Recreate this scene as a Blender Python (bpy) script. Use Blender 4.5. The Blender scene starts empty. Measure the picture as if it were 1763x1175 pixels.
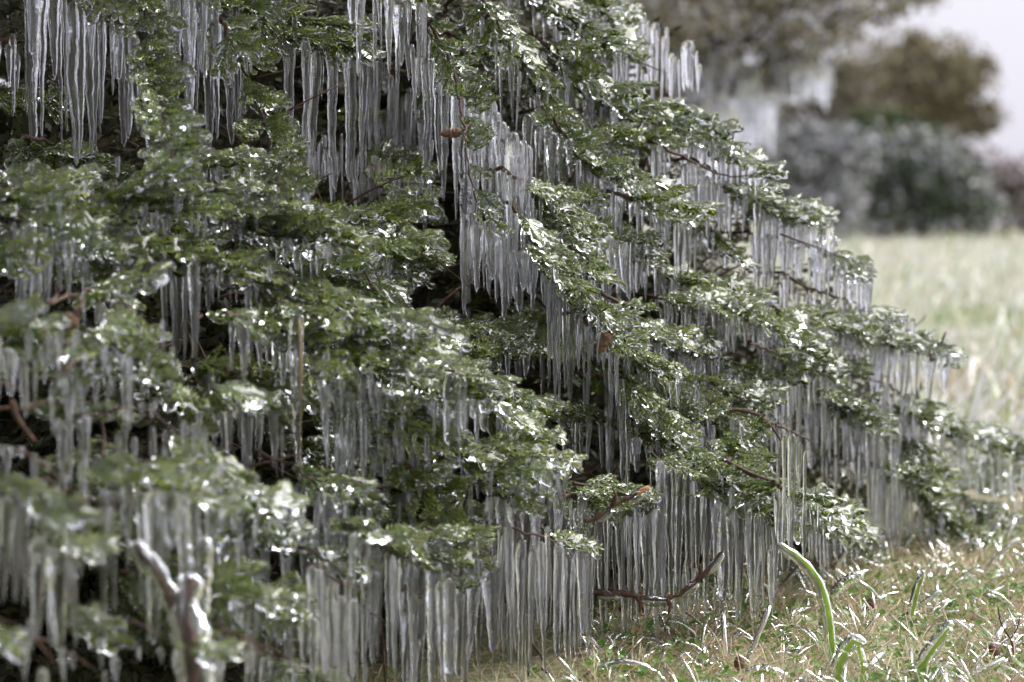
import bpy, math, random
import numpy as np
from mathutils import Vector, Matrix, Euler

SC = bpy.context.scene
COL = SC.collection
rng = np.random.default_rng(7)
random.seed(7)

# ------------------------------------------------------------------ camera, sky, sun, exposure
W, H, F = 1763.0, 1175.0, 4148.0
CAMZ, PITCH = 0.55, math.radians(2.79)
cam = bpy.data.cameras.new('camera')
cam.sensor_width = 36.0
cam.lens = 36.0 * F / W
cam.clip_start, cam.clip_end = 0.05, 3000
cam.dof.use_dof = True
cam.dof.focus_distance = 3.06
cam.dof.aperture_fstop = 4.6
cam.dof.aperture_blades = 9
camo = bpy.data.objects.new('camera', cam)
COL.objects.link(camo)
camo.location = (0, 0, CAMZ)
camo.rotation_euler = (math.pi / 2 - PITCH, 0, 0)
SC.camera = camo

SUN_EL, SUN_AZ = math.radians(48), math.radians(62)      # azimuth measured from +Y towards +X
world = bpy.data.worlds.new('World')
SC.world = world
world.use_nodes = True
nt = world.node_tree
nt.nodes.clear()
sky = nt.nodes.new('ShaderNodeTexSky')
sky.sky_type = 'NISHITA'
sky.sun_disc = False
sky.sun_elevation = SUN_EL
sky.sun_rotation = SUN_AZ
sky.dust_density = 4.0
hs = nt.nodes.new('ShaderNodeHueSaturation')
hs.inputs['Saturation'].default_value = 0.10
mixc = nt.nodes.new('ShaderNodeMix')
mixc.data_type = 'RGBA'
mixc.inputs['Factor'].default_value = 0.6
mixc.inputs['B'].default_value = (7.35, 7.15, 8.2, 1)      # even overcast cloud deck over the clear-sky model
bg = nt.nodes.new('ShaderNodeBackground')
bg.inputs['Strength'].default_value = 0.084
out = nt.nodes.new('ShaderNodeOutputWorld')
nt.links.new(sky.outputs['Color'], hs.inputs['Color'])
nt.links.new(hs.outputs['Color'], mixc.inputs['A'])
nt.links.new(mixc.outputs['Result'], bg.inputs['Color'])
nt.links.new(bg.outputs['Background'], out.inputs['Surface'])

sun = bpy.data.lights.new('sun', 'SUN')
sun.energy = 2.9
sun.angle = math.radians(35)
sun.color = (1.0, 0.97, 0.93)
suno = bpy.data.objects.new('sun', sun)
COL.objects.link(suno)
sd = Vector((math.sin(SUN_AZ) * math.cos(SUN_EL), math.cos(SUN_AZ) * math.cos(SUN_EL), math.sin(SUN_EL)))
suno.rotation_euler = sd.to_track_quat('Z', 'Y').to_euler()
suno.location = (3, 3, 6)

SC.view_settings.view_transform = 'Standard'
SC.view_settings.look = 'None'
SC.view_settings.exposure = 0.86
SC.view_settings.gamma = 1.0
cy = SC.cycles
cy.max_bounces = 20
cy.diffuse_bounces = 3
cy.glossy_bounces = 6
cy.transmission_bounces = 18
cy.transparent_max_bounces = 16
cy.sample_clamp_indirect = 8.0
cy.blur_glossy = 0.3
cy.caustics_reflective = True
cy.caustics_refractive = True
cy.use_denoising = True

# ------------------------------------------------------------------ helpers
cp, sp_ = math.cos(PITCH), math.sin(PITCH)


def P(px, py, d):
    """world point seen at photo pixel (px, py) at depth d"""
    x = (px - W / 2) / F * d
    v = (H / 2 - py) / F * d
    return np.array([x, d * cp + v * sp_, CAMZ + v * cp - d * sp_])


def project(p):
    y, z = p[1], p[2] - CAMZ
    d = y * cp - z * sp_
    v = y * sp_ + z * cp
    return W / 2 + F * p[0] / d, H / 2 - F * v / d, d


def nrm(v):
    v = np.asarray(v, float)
    return v / (np.linalg.norm(v) + 1e-12)


class MB:
    """collects triangles and quads; build() links them as one mesh object"""

    def __init__(s):
        s.v, s.t, s.q, s.tm, s.qm, s.n, s.tip = [], [], [], [], [], 0, []

    def add(s, V, T=None, Q=None, mat=0, tip=None):
        V = np.asarray(V, np.float32).reshape(-1, 3)
        if T is not None and len(T):
            T = np.asarray(T, np.int64).reshape(-1, 3)
            s.t.append(T + s.n)
            s.tm.append(np.full(len(T), mat, np.int32) if np.isscalar(mat) else mat)
        if Q is not None and len(Q):
            Q = np.asarray(Q, np.int64).reshape(-1, 4)
            s.q.append(Q + s.n)
            s.qm.append(np.full(len(Q), mat, np.int32) if np.isscalar(mat) else mat)
        s.v.append(V)
        s.tip.append(np.zeros(len(V), np.float32) if tip is None else np.asarray(tip, np.float32) * np.ones(len(V), np.float32))
        s.n += len(V)

    def arrays(s):
        V = np.concatenate(s.v) if s.v else np.zeros((0, 3), np.float32)
        T = np.concatenate(s.t) if s.t else np.zeros((0, 3), np.int64)
        Q = np.concatenate(s.q) if s.q else np.zeros((0, 4), np.int64)
        tm = np.concatenate(s.tm) if s.tm else np.zeros(0, np.int32)
        qm = np.concatenate(s.qm) if s.qm else np.zeros(0, np.int32)
        return V, T, Q, tm, qm, np.concatenate(s.tip) if s.tip else np.zeros(0, np.float32)

    def mesh(s, name, mats, smooth=True):
        V, T, Q, tm, qm, tip = s.arrays()
        me = bpy.data.meshes.new(name)
        me.vertices.add(len(V))
        me.vertices.foreach_set('co', V.ravel())
        loops = np.concatenate([T.ravel(), Q.ravel()]).astype(np.int32)
        me.loops.add(len(loops))
        me.loops.foreach_set('vertex_index', loops)
        nT, nQ = len(T), len(Q)
        me.polygons.add(nT + nQ)
        starts = np.concatenate([np.arange(nT) * 3, nT * 3 + np.arange(nQ) * 4]).astype(np.int32)
        me.polygons.foreach_set('loop_start', starts)
        me.polygons.foreach_set('material_index', np.concatenate([tm, qm]).astype(np.int32))
        me.polygons.foreach_set('use_smooth', np.full(nT + nQ, smooth, bool))
        a = me.attributes.new('tip', 'FLOAT', 'POINT')
        a.data.foreach_set('value', tip)
        for m in (mats if isinstance(mats, (list, tuple)) else [mats]):
            me.materials.append(m)
        me.update(calc_edges=True)
        return me

    def build(s, name, mats, parent=None, smooth=True, origin=None):
        me = s.mesh(name, mats, smooth)
        o = bpy.data.objects.new(name, me)
        COL.objects.link(o)
        if origin is not None:
            me.transform(Matrix.Translation([-float(c) for c in origin]))
            o.location = [float(c) for c in origin]
        if parent is not None:
            o.parent = parent
        return o


def tag(o, label=None, cat=None, group=None, kind=None):
    for k, v in (('label', label), ('category', cat), ('group', group), ('kind', kind)):
        if v:
            o[k] = v
    return o


def empty(name, loc):
    o = bpy.data.objects.new(name, None)
    o.empty_display_size = 0.05
    COL.objects.link(o)
    o.location = [float(c) for c in loc]
    return o


def smooth_path(pts, n):
    """Catmull-Rom through pts, n samples evenly spaced by length"""
    p = np.asarray(pts, float)
    if len(p) == 2:
        t = np.linspace(0, 1, n)[:, None]
        return p[0] * (1 - t) + p[1] * t
    q = np.vstack([2 * p[0] - p[1], p, 2 * p[-1] - p[-2]])
    outp = []
    for i in range(1, len(q) - 2):
        t = np.linspace(0, 1, 16, endpoint=False)[:, None]
        a, b, c, d = q[i - 1], q[i], q[i + 1], q[i + 2]
        outp.append(0.5 * (2 * b + (c - a) * t + (2 * a - 5 * b + 4 * c - d) * t * t + (3 * b - a - 3 * c + d) * t ** 3))
    outp = np.vstack(outp + [p[-1:]])
    L = np.concatenate([[0], np.cumsum(np.linalg.norm(np.diff(outp, axis=0), axis=1))])
    s = np.linspace(0, L[-1], n)
    return np.stack([np.interp(s, L, outp[:, k]) for k in range(3)], 1)


def tube(pts, rad, sides=8, squash=1.0, noise=0.0):
    """closed tube, rings along pts with radii rad"""
    p = np.asarray(pts, float)
    n = len(p)
    rad = np.broadcast_to(np.asarray(rad, float), (n,))
    tg = np.gradient(p, axis=0)
    tg /= np.linalg.norm(tg, axis=1)[:, None] + 1e-12
    ref = np.array([0.0, 0, 1]) if abs(tg[:, 2]).mean() < 0.75 else np.array([0.0, 1, 0])
    u = np.cross(tg, ref)
    u /= np.linalg.norm(u, axis=1)[:, None] + 1e-12
    w = np.cross(u, tg)
    a = np.linspace(0, 2 * math.pi, sides, endpoint=False)
    rr = rad[:, None] * (1 + (rng.normal(0, noise, (n, sides)) if noise else 0))
    V = p[:, None, :] + rr[..., None] * (np.cos(a)[None, :, None] * u[:, None, :] + squash * np.sin(a)[None, :, None] * w[:, None, :])
    V = V.reshape(-1, 3)
    i = np.arange(n - 1)[:, None] * sides
    j = np.arange(sides)[None, :]
    k = (j + 1) % sides
    Q = np.stack([i + j, i + k, i + sides + k, i + sides + j], -1).reshape(-1, 4)
    V = np.vstack([V, p[0] - tg[0] * rad[0] * 0.5, p[-1] + tg[-1] * rad[-1] * 0.6])
    c0, c1 = n * sides, n * sides + 1
    j = np.arange(sides)
    k = (j + 1) % sides
    T = np.vstack([np.stack([np.full(sides, c0), k, j], 1), np.stack([np.full(sides, c1), (n - 1) * sides + j, (n - 1) * sides + k], 1)])
    return V, T, Q


# ------------------------------------------------------------------ materials
def new_mat(name):
    m = bpy.data.materials.new(name)
    m.use_nodes = True
    t = m.node_tree
    t.nodes.clear()
    o = t.nodes.new('ShaderNodeOutputMaterial')
    return m, t, o


def N(t, typ, **kw):
    n = t.nodes.new(typ)
    for k, v in kw.items():
        if hasattr(n, k):
            setattr(n, k, v)
        else:
            n.inputs[k.replace('_', ' ')].default_value = v
    return n


def ramp(t, stops):
    r = t.nodes.new('ShaderNodeValToRGB')
    e = r.color_ramp.elements
    while len(e) < len(stops):
        e.new(0.5)
    for x, (pos, c) in zip(e, stops):
        x.position = pos
        x.color = c if len(c) == 4 else (*c, 1)
    return r


def ice_mat(name, cloud_lo, cloud_hi, rough, streak, bump, tint=(0.985, 0.99, 1.0), rib=0.0, ior=1.31):
    m, t, o = new_mat(name)
    L = t.links.new
    tc = N(t, 'ShaderNodeTexCoord')
    oi = N(t, 'ShaderNodeObjectInfo')
    add = N(t, 'ShaderNodeVectorMath', operation='MULTIPLY_ADD')
    comb = N(t, 'ShaderNodeCombineXYZ')
    for k in range(3):
        L(oi.outputs['Random'], comb.inputs[k])
    L(comb.outputs[0], add.inputs[0])
    add.inputs[1].default_value = (31, 17, 23)
    L(tc.outputs['Object'], add.inputs[2])
    mp = N(t, 'ShaderNodeMapping')
    mp.inputs['Scale'].default_value = (1, 1, streak)
    L(add.outputs[0], mp.inputs['Vector'])
    n1 = N(t, 'ShaderNodeTexNoise', Scale=280.0 if rib else 170.0, Detail=3.0, Roughness=0.6)
    L(mp.outputs[0], n1.inputs['Vector'])
    n2 = N(t, 'ShaderNodeTexNoise', Scale=520.0, Detail=2.0, Roughness=0.6)
    L(add.outputs[0], n2.inputs['Vector'])
    mr = N(t, 'ShaderNodeMapRange')
    mr.inputs['From Min'].default_value = 0.50
    mr.inputs['From Max'].default_value = 0.66
    mr.inputs['To Min'].default_value = cloud_lo
    mr.inputs['To Max'].default_value = cloud_hi
    L(n1.outputs['Fac'], mr.inputs['Value'])
    # bubbles
    mr2 = N(t, 'ShaderNodeMapRange')
    mr2.inputs['From Min'].default_value = 0.60
    mr2.inputs['From Max'].default_value = 0.72
    mr2.inputs['To Max'].default_value = cloud_hi * 0.9
    L(n2.outputs['Fac'], mr2.inputs['Value'])
    mx = N(t, 'ShaderNodeMath', operation='MAXIMUM')
    L(mr.outputs[0], mx.inputs[0])
    L(mr2.outputs[0], mx.inputs[1])
    if rib:
        mo = N(t, 'ShaderNodeMapRange')
        mo.inputs['To Min'].default_value = 0.02
        mo.inputs['To Max'].default_value = 0.85
        at = N(t, 'ShaderNodeAttribute', attribute_name='tip')
        L(at.outputs['Fac'], mo.inputs['Value'])
        mu = N(t, 'ShaderNodeMath', operation='MULTIPLY', use_clamp=True)
        L(mx.outputs[0], mu.inputs[0])
        L(mo.outputs[0], mu.inputs[1])
        mx = mu
    # surface relief
    n3 = N(t, 'ShaderNodeTexNoise', Scale=210.0, Detail=2.0, Roughness=0.5)
    L(add.outputs[0], n3.inputs['Vector'])
    bp = N(t, 'ShaderNodeBump', Strength=bump, Distance=0.002)
    if rib:
        wv = N(t, 'ShaderNodeTexWave', Scale=45.0, Distortion=3.5, Detail=2.0)
        wv.bands_direction = 'Z'
        wv.inputs['Detail Scale'].default_value = 1.5
        L(add.outputs[0], wv.inputs['Vector'])
        ma = N(t, 'ShaderNodeMath', operation='MULTIPLY_ADD')
        L(wv.outputs['Fac'], ma.inputs[0])
        ma.inputs[1].default_value = rib
        n4 = N(t, 'ShaderNodeTexNoise', Scale=260.0, Detail=2.0, Roughness=0.5)
        L(mp.outputs[0], n4.inputs['Vector'])
        mb_ = N(t, 'ShaderNodeMath', operation='MULTIPLY_ADD')
        L(n4.outputs['Fac'], mb_.inputs[0])
        mb_.inputs[1].default_value = 1.6
        L(n3.outputs['Fac'], mb_.inputs[2])
        L(mb_.outputs[0], ma.inputs[2])
        L(ma.outputs[0], bp.inputs['Height'])
    else:
        L(n3.outputs['Fac'], bp.inputs['Height'])
    gl = N(t, 'ShaderNodeBsdfGlass', Roughness=rough, IOR=ior)
    gl.inputs['Color'].default_value = (*tint, 1)
    L(bp.outputs[0], gl.inputs['Normal'])
    df = N(t, 'ShaderNodeBsdfDiffuse')
    df.inputs['Color'].default_value = (0.80, 0.80, 0.86, 1)
    tr = N(t, 'ShaderNodeBsdfTranslucent')
    tr.inputs['Color'].default_value = (0.80, 0.80, 0.86, 1)
    ms = N(t, 'ShaderNodeMixShader')
    ms.inputs[0].default_value = 0.5
    L(df.outputs[0], ms.inputs[1])
    L(tr.outputs[0], ms.inputs[2])
    m2 = N(t, 'ShaderNodeMixShader')
    L(mx.outputs[0], m2.inputs[0])
    L(gl.outputs[0], m2.inputs[1])
    L(ms.outputs[0], m2.inputs[2])
    L(m2.outputs[0], o.inputs['Surface'])
    return m


M_ICICLE = ice_mat('icicle_ice', 0.01, 0.60, 0.012, 0.03, 0.22, rib=0.3)
M_GLAZE = ice_mat('glaze_ice', 0.0, 0.006, 0.03, 1.0, 0.015, ior=1.26)
M_GRASSICE = ice_mat('grass_ice', 0.0, 0.08, 0.12, 0.4, 0.2)


def leaf_mat(name, dark, mid, tipc, rough=0.45, scale=9.0, trans=0.25):
    m, t, o = new_mat(name)
    L = t.links.new
    geo = N(t, 'ShaderNodeNewGeometry')
    n1 = N(t, 'ShaderNodeTexNoise', Scale=scale, Detail=3.0, Roughness=0.6)
    L(geo.outputs['Position'], n1.inputs['Vector'])
    n2 = N(t, 'ShaderNodeTexNoise', Scale=scale * 25, Detail=1.0)
    L(geo.outputs['Position'], n2.inputs['Vector'])
    ad = N(t, 'ShaderNodeMath', operation='ADD')
    L(n1.outputs['Fac'], ad.inputs[0])
    L(n2.outputs['Fac'], ad.inputs[1])
    r = ramp(t, [(0.38, dark), (0.62, mid)])
    hf = N(t, 'ShaderNodeMath', operation='MULTIPLY')
    hf.inputs[1].default_value = 0.5
    L(ad.outputs[0], hf.inputs[0])
    L(hf.outputs[0], r.inputs[0])
    at = N(t, 'ShaderNodeAttribute', attribute_name='tip')
    mx = N(t, 'ShaderNodeMix', data_type='RGBA')
    tm = N(t, 'ShaderNodeMath', operation='MULTIPLY')
    L(at.outputs['Fac'], tm.inputs[0])
    L(n1.outputs['Fac'], tm.inputs[1])
    tm2 = N(t, 'ShaderNodeMath', operation='MULTIPLY', use_clamp=True)
    tm2.inputs[1].default_value = 1.7
    L(tm.outputs[0], tm2.inputs[0])
    L(tm2.outputs[0], mx.inputs['Factor'])
    L(r.outputs[0], mx.inputs['A'])
    mx.inputs['B'].default_value = (*tipc, 1)
    b = N(t, 'ShaderNodeBsdfPrincipled', Roughness=rough)
    L(mx.outputs['Result'], b.inputs['Base Color'])
    tr = N(t, 'ShaderNodeBsdfTranslucent')
    L(mx.outputs['Result'], tr.inputs['Color'])
    ms = N(t, 'ShaderNodeMixShader')
    ms.inputs[0].default_value = trans
    L(b.outputs[0], ms.inputs[1])
    L(tr.outputs[0], ms.inputs[2])
    L(ms.outputs[0], o.inputs['Surface'])
    return m


M_INNERSHADE = leaf_mat('inner_shade_foliage', (0.030, 0.036, 0.012), (0.055, 0.060, 0.020), (0.09, 0.085, 0.03), trans=0.1)  # brownish old growth, darkened further to paint in the hollow's shade
M_LEAF = leaf_mat('juniper_foliage', (0.036, 0.092, 0.006), (0.110, 0.200, 0.010), (0.38, 0.34, 0.025))


def bark_mat(name, a, b, scale=60.0, rough=0.8):
    m, t, o = new_mat(name)
    L = t.links.new
    tc = N(t, 'ShaderNodeTexCoord')
    n1 = N(t, 'ShaderNodeTexNoise', Scale=scale, Detail=5.0, Roughness=0.65)
    L(tc.outputs['Object'], n1.inputs['Vector'])
    r = ramp(t, [(0.35, a), (0.7, b)])
    L(n1.outputs['Fac'], r.inputs[0])
    p = N(t, 'ShaderNodeBsdfPrincipled', Roughness=rough)
    L(r.outputs[0], p.inputs['Base Color'])
    bp = N(t, 'ShaderNodeBump', Strength=0.7, Distance=0.003)
    L(n1.outputs['Fac'], bp.inputs['Height'])
    L(bp.outputs[0], p.inputs['Normal'])
    L(p.outputs[0], o.inputs['Surface'])
    return m


M_BARK = bark_mat('juniper_bark', (0.035, 0.022, 0.016), (0.12, 0.068, 0.045))
M_DEAD = bark_mat('dead_wood', (0.040, 0.024, 0.017), (0.135, 0.07, 0.042), 90)
M_STEM = bark_mat('yellow_stem', (0.34, 0.27, 0.08), (0.48, 0.38, 0.13), 120)
M_CUT = bark_mat('cut_wood', (0.42, 0.20, 0.07), (0.55, 0.30, 0.13), 120)
M_POD = bark_mat('pod_shell', (0.07, 0.035, 0.02), (0.24, 0.15, 0.09), 160)

# ------------------------------------------------------------------ the setting: lawn
m, t, o = new_mat('lawn_soil')
L = t.links.new
geo = N(t, 'ShaderNodeNewGeometry')
n1 = N(t, 'ShaderNodeTexNoise', Scale=0.9, Detail=6.0, Roughness=0.65)
L(geo.outputs['Position'], n1.inputs['Vector'])
n2 = N(t, 'ShaderNodeTexNoise', Scale=55.0, Detail=4.0, Roughness=0.7)
L(geo.outputs['Position'], n2.inputs['Vector'])
r1 = ramp(t, [(0.38, (0.22, 0.26, 0.11)), (0.6, (0.42, 0.39, 0.27))])
L(n1.outputs['Fac'], r1.inputs[0])
r2 = ramp(t, [(0.3, (0.35, 0.32, 0.25)), (0.75, (1.3, 1.3, 1.25))])
L(n2.outputs['Fac'], r2.inputs[0])
mm = N(t, 'ShaderNodeMix', data_type='RGBA', blend_type='MULTIPLY')
mm.inputs['Factor'].default_value = 1.0
L(r1.outputs[0], mm.inputs['A'])
L(r2.outputs[0], mm.inputs['B'])
p = N(t, 'ShaderNodeBsdfPrincipled', Roughness=0.7)
L(mm.outputs['Result'], p.inputs['Base Color'])
bp = N(t, 'ShaderNodeBump', Strength=0.6, Distance=0.02)
L(n2.outputs['Fac'], bp.inputs['Height'])
L(bp.outputs[0], p.inputs['Normal'])
L(p.outputs[0], o.inputs['Surface'])
M_SOIL = m
g = MB()
xs = np.concatenate([[-400, -60, -15], np.linspace(-4, 6, 60), [15, 60, 400]])
ys = np.concatenate([[-60, -5], np.linspace(0.5, 9, 60), [14, 25, 45, 80, 150, 900]])
X, Y = np.meshgrid(xs, ys)
Z = 0.006 * np.sin(X * 7 + 1.3 * Y) * np.cos(Y * 5.1) * (np.abs(X) < 4.5) * (Y < 9.5)
V = np.stack([X, Y, Z], -1).reshape(-1, 3)
nx = len(xs)
Q = [(j * nx + i, j * nx + i + 1, (j + 1) * nx + i + 1, (j + 1) * nx + i) for j in range(len(ys) - 1) for i in range(nx - 1)]
g.add(V, Q=Q)
lawn = tag(g.build('lawn', M_SOIL), kind='structure')

# ------------------------------------------------------------------ spray prototypes (scale-leaf juniper sprays under clear ice)
ICO = None


def ico():
    global ICO
    if ICO is None:
        import bmesh
        b = bmesh.new()
        bmesh.ops.create_icosphere(b, subdivisions=2, radius=1.0)
        b.verts.ensure_lookup_table()
        ICO = (np.array([v.co[:] for v in b.verts]), np.array([[v.index for v in f.verts] for f in b.faces]))
        b.free()
    return ICO


def spray_skeleton(r, L):
    """list of branchlets (points) in the local frame: +X growth, Y sideways, Z up"""
    br = []
    n = 12
    s = np.linspace(0, 1, n)
    bend = r.uniform(-0.12, 0.12)
    lift = r.uniform(-0.12, 0.16)
    main = np.stack([s * L, bend * L * s ** 2, lift * L * s ** 2], 1)
    br.append(main)
    k = int(r.integers(6, 9))
    for i in range(k):
        tt = 0.10 + 0.80 * (i + r.uniform(-0.2, 0.2)) / (k - 1)
        side = 1 if i % 2 else -1
        base = np.array([np.interp(tt, s, main[:, c]) for c in range(3)])
        ll = L * (0.56 - 0.28 * tt) * r.uniform(0.75, 1.2)
        ang = math.radians(r.uniform(34, 58)) * side
        u = np.linspace(0, 1, 7)
        cur = ang * (1 - 0.45 * u)
        dx = np.cumsum(np.cos(cur)) - np.cos(cur[0])
        dy = np.cumsum(np.sin(cur)) - np.sin(cur[0])
        zz = r.uniform(-0.16, 0.18) * ll * u ** 1.5
        pts = base + np.stack([dx / 6 * ll, dy / 6 * ll, zz], 1)
        br.append(pts)
    return br


def spray_foliage(mb, br, r, lod):
    step = 0.0034 if lod == 0 else 0.0048
    for bi, pts in enumerate(br):
        seg = np.linalg.norm(np.diff(pts, axis=0), axis=1)
        cl = np.concatenate([[0], np.cumsum(seg)])
        n = max(3, int(cl[-1] / step))
        for q in range(n):
            s = (q + 0.5) / n
            pos = np.array([np.interp(s * cl[-1], cl, pts[:, c]) for c in range(3)])
            i = min(len(pts) - 2, int(s * (len(pts) - 1)))
            T = nrm(pts[i + 1] - pts[i])
            B = nrm(np.cross([0, 0, 1], T))
            for side in ((-1, 1) if lod == 0 or q % 2 == 0 else (1 if q % 4 == 1 else -1,)):
                ln = r.uniform(0.0055, 0.0095) * (1.1 - 0.35 * s) * (1.0 if lod == 0 else 1.3)
                d = nrm(T * r.uniform(0.7, 1.2) + side * B * r.uniform(0.4, 0.9) + np.array([0, 0, r.uniform(-0.45, 0.5)]))
                a = nrm(np.cross(d, [0.1, 0.2, 1]))
                b = np.cross(d, a)
                w = r.uniform(0.0013, 0.0019) * (1.0 if lod == 0 else 1.5)
                tp = min(1.0, 0.10 + 0.75 * s * r.uniform(0.3, 1.2))
                if lod == 0:
                    V = [pos, pos + d * ln * .45 + a * w, pos + d * ln * .45 - a * w * .5 + b * w * .87, pos + d * ln * .45 - a * w * .5 - b * w * .87, pos + d * ln]
                    mb.add(V, T=[(0, 2, 1), (0, 3, 2), (0, 1, 3), (4, 1, 2), (4, 2, 3), (4, 3, 1)], mat=0, tip=[0.1 * tp, tp * .5, tp * .5, tp * .5, tp])
                else:
                    V = [pos, pos + d * ln * .5 + a * w + b * w * .6, pos + d * ln, pos + d * ln * .5 - a * w + b * w * .6]
                    mb.add(V, T=[(0, 1, 2), (0, 2, 3)], mat=0, tip=[0.1 * tp, tp * .5, tp, tp * .5])
        if lod == 0 or bi == 0:
            Vt, Tt, Qt = tube(pts, np.linspace(0.0011, 0.0006, len(pts)), 4)
            mb.add(Vt, Tt, Qt, mat=0 if bi else 2)


def ice_union(br, r, ice, voxel, keep_ratio=1.0):
    iv, it = ico()
    mb = MB()
    for bi, pts in enumerate(br):
        seg = np.linalg.norm(np.diff(pts, axis=0), axis=1)
        cl = np.concatenate([[0], np.cumsum(seg)])
        n = max(4, int(cl[-1] / 0.003))
        ph = r.uniform(0, 6)
        for q in range(n + 1):
            s = q / n
            pos = np.array([np.interp(s * cl[-1], cl, pts[:, c]) for c in range(3)])
            rad = ice * (0.0030 + 0.0012 * s + 0.0006 * math.sin(ph + 7 * s) + (0.0012 if s > .85 else 0))
            pos = pos + np.array([0, 0, -0.35 * rad * r.uniform(0.5, 1.3)])
            mb.add(iv * rad * np.array([1.15, 1.0, 0.95]) + pos, T=it)
    me = mb.mesh('tmp', [M_GLAZE])
    ob = bpy.data.objects.new('tmp', me)
    COL.objects.link(ob)
    md = ob.modifiers.new('r', 'REMESH')
    md.mode = 'VOXEL'
    md.voxel_size = voxel
    md.use_smooth_shade = True
    sm = ob.modifiers.new('s', 'SMOOTH')
    sm.factor = 0.5
    sm.iterations = 3 if voxel < .003 else 4
    if keep_ratio < 1:
        dc = ob.modifiers.new('d', 'DECIMATE')
        dc.ratio = keep_ratio
    dg = bpy.context.evaluated_depsgraph_get()
    ev = ob.evaluated_get(dg)
    m2 = ev.to_mesh()
    V = np.zeros(len(m2.vertices) * 3, np.float32)
    m2.vertices.foreach_get('co', V)
    Fs = [list(pl.vertices) for pl in m2.polygons]
    Qs = [f for f in Fs if len(f) == 4]
    Ts = [f for f in Fs if len(f) == 3]
    ev.to_mesh_clear()
    bpy.data.objects.remove(ob)
    bpy.data.meshes.remove(me)
    return V.reshape(-1, 3), np.array(Ts, np.int64).reshape(-1, 3), np.array(Qs, np.int64).reshape(-1, 4)


MATS = [M_LEAF, M_GLAZE, M_BARK, M_INNERSHADE]
HI, LO, BARE, CORE, FAR, SHAPES = [], [], [], [], [], []
for k in range(16):      # the second eight carry thicker, rounder ice
    heavy = k > 7
    r = np.random.default_rng(100 + k)
    Lk = 0.066 + 0.004 * (k % 8)
    br = spray_skeleton(r, Lk)
    ice = [1.15, 1.35, 1.0, 1.5, 1.15, 1.35, 1.05, 1.6][k % 8] * (1.3 if heavy else .95)
    hi, lo, ba = MB(), MB(), MB()
    spray_foliage(hi, br, np.random.default_rng(200 + k), 0)
    hi.add(*ice_union(br, r, ice, 0.0021), mat=1)
    spray_foliage(lo, br, np.random.default_rng(300 + k), 1)
    ba.v, ba.t, ba.q, ba.tm, ba.qm, ba.n, ba.tip = list(lo.v), list(lo.t), list(lo.q), list(lo.tm), list(lo.qm), lo.n, list(lo.tip)
    lo.add(*ice_union(br, r, ice, 0.0036, .33), mat=1)
    HI.append(hi.mesh('foliage_spray', MATS))
    LO.append(lo.arrays())
    BARE.append(ba.arrays())
    co = MB()                          # sparse coarse spray for the crowded core
    rr_ = np.random.default_rng(400 + k)
    for pts in br:
        for q in range(5 if len(pts) < 12 else 8):
            i_ = int(rr_.integers(0, len(pts) - 1))
            T_ = nrm(pts[i_ + 1] - pts[i_])
            d_ = nrm(T_ + np.array([0, rr_.uniform(-.9, .9), rr_.uniform(-.5, .5)]))
            a_ = nrm(np.cross(d_, [0.1, 0.2, 1])) * .0030 + np.array([0, 0, .0014])
            ln_ = rr_.uniform(.010, .017)
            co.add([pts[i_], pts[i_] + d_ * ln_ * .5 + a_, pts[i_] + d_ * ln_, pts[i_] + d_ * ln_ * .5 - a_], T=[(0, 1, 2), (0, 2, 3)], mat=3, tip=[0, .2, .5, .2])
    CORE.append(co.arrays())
    far_ = MB()
    spray_foliage(far_, br, np.random.default_rng(300 + k), 1)
    far_.add(*ice_union(br, r, ice, 0.0040, .17), mat=1)
    FAR.append(far_.arrays())
    SHAPES.append(Lk)

# ------------------------------------------------------------------ depth of the juniper's outer surface, from control points
DC = np.array([
    (0, 0, 2.9), (0, 300, 2.55), (0, 600, 2.25), (0, 900, 2.08), (0, 1175, 2.02), (150, 150, 2.92), (300, 0, 2.97), (300, 350, 2.68), (300, 600, 2.4),
    (300, 900, 2.18), (300, 1175, 2.1), (500, 150, 3.05), (560, 400, 2.72), (600, 600, 2.62), (500, 900, 2.48), (600, 1100, 2.42),
    (680, 200, 3.4), (800, 300, 3.02), (750, 650, 2.75), (850, 750, 2.76), (900, 1000, 2.82), (780, 1150, 2.58), (940, 1160, 2.74), (900, 500, 3.08), (1000, 500, 3.1),
    (1000, 700, 3.2), (1100, 900, 3.1), (1100, 1100, 3.02), (1000, 100, 3.35), (1100, 50, 3.7), (1200, 200, 3.6), (1100, 350, 3.35),
    (1250, 400, 3.6), (1400, 400, 3.75), (1250, 600, 3.4), (1300, 850, 3.16), (1450, 700, 3.8), (1600, 600, 4.0), (1500, 900, 4.1), (1700, 800, 4.3)], float)


def D(x, y):
    w = 1.0 / (((DC[:, 0] - x) ** 2 + (DC[:, 1] - y) ** 2) / 1e4 + 0.05) ** 1.5
    return float((w * DC[:, 2]).sum() / w.sum())


# ------------------------------------------------------------------ juniper: trunk and boughs
TRUNK = np.array([-0.75, 4.6, 0.0])
juniper = empty('juniper', (TRUNK[0], TRUNK[1], 0))
tag(juniper, 'large green juniper with drooping boughs cased in clear ice beside the lawn', 'shrub')
mb = MB()
mb.add(*tube(smooth_path([TRUNK, TRUNK + [0.03, -.03, .8], TRUNK + [0, .05, 1.6], TRUNK + [.05, 0, 2.5]], 24), np.linspace(.10, .03, 24), 12, noise=.05))
tr_ = mb.build('trunk', M_BARK)
tr_.parent = juniper
tr_.matrix_parent_inverse = Matrix.Translation([-float(TRUNK[0]), -float(TRUNK[1]), 0])
JINV = tr_.matrix_parent_inverse.copy()

SPRAYS = []      # (bough index, proto, matrix, screen size, style)
BOUGHS = []
HUNG = set()


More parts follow.
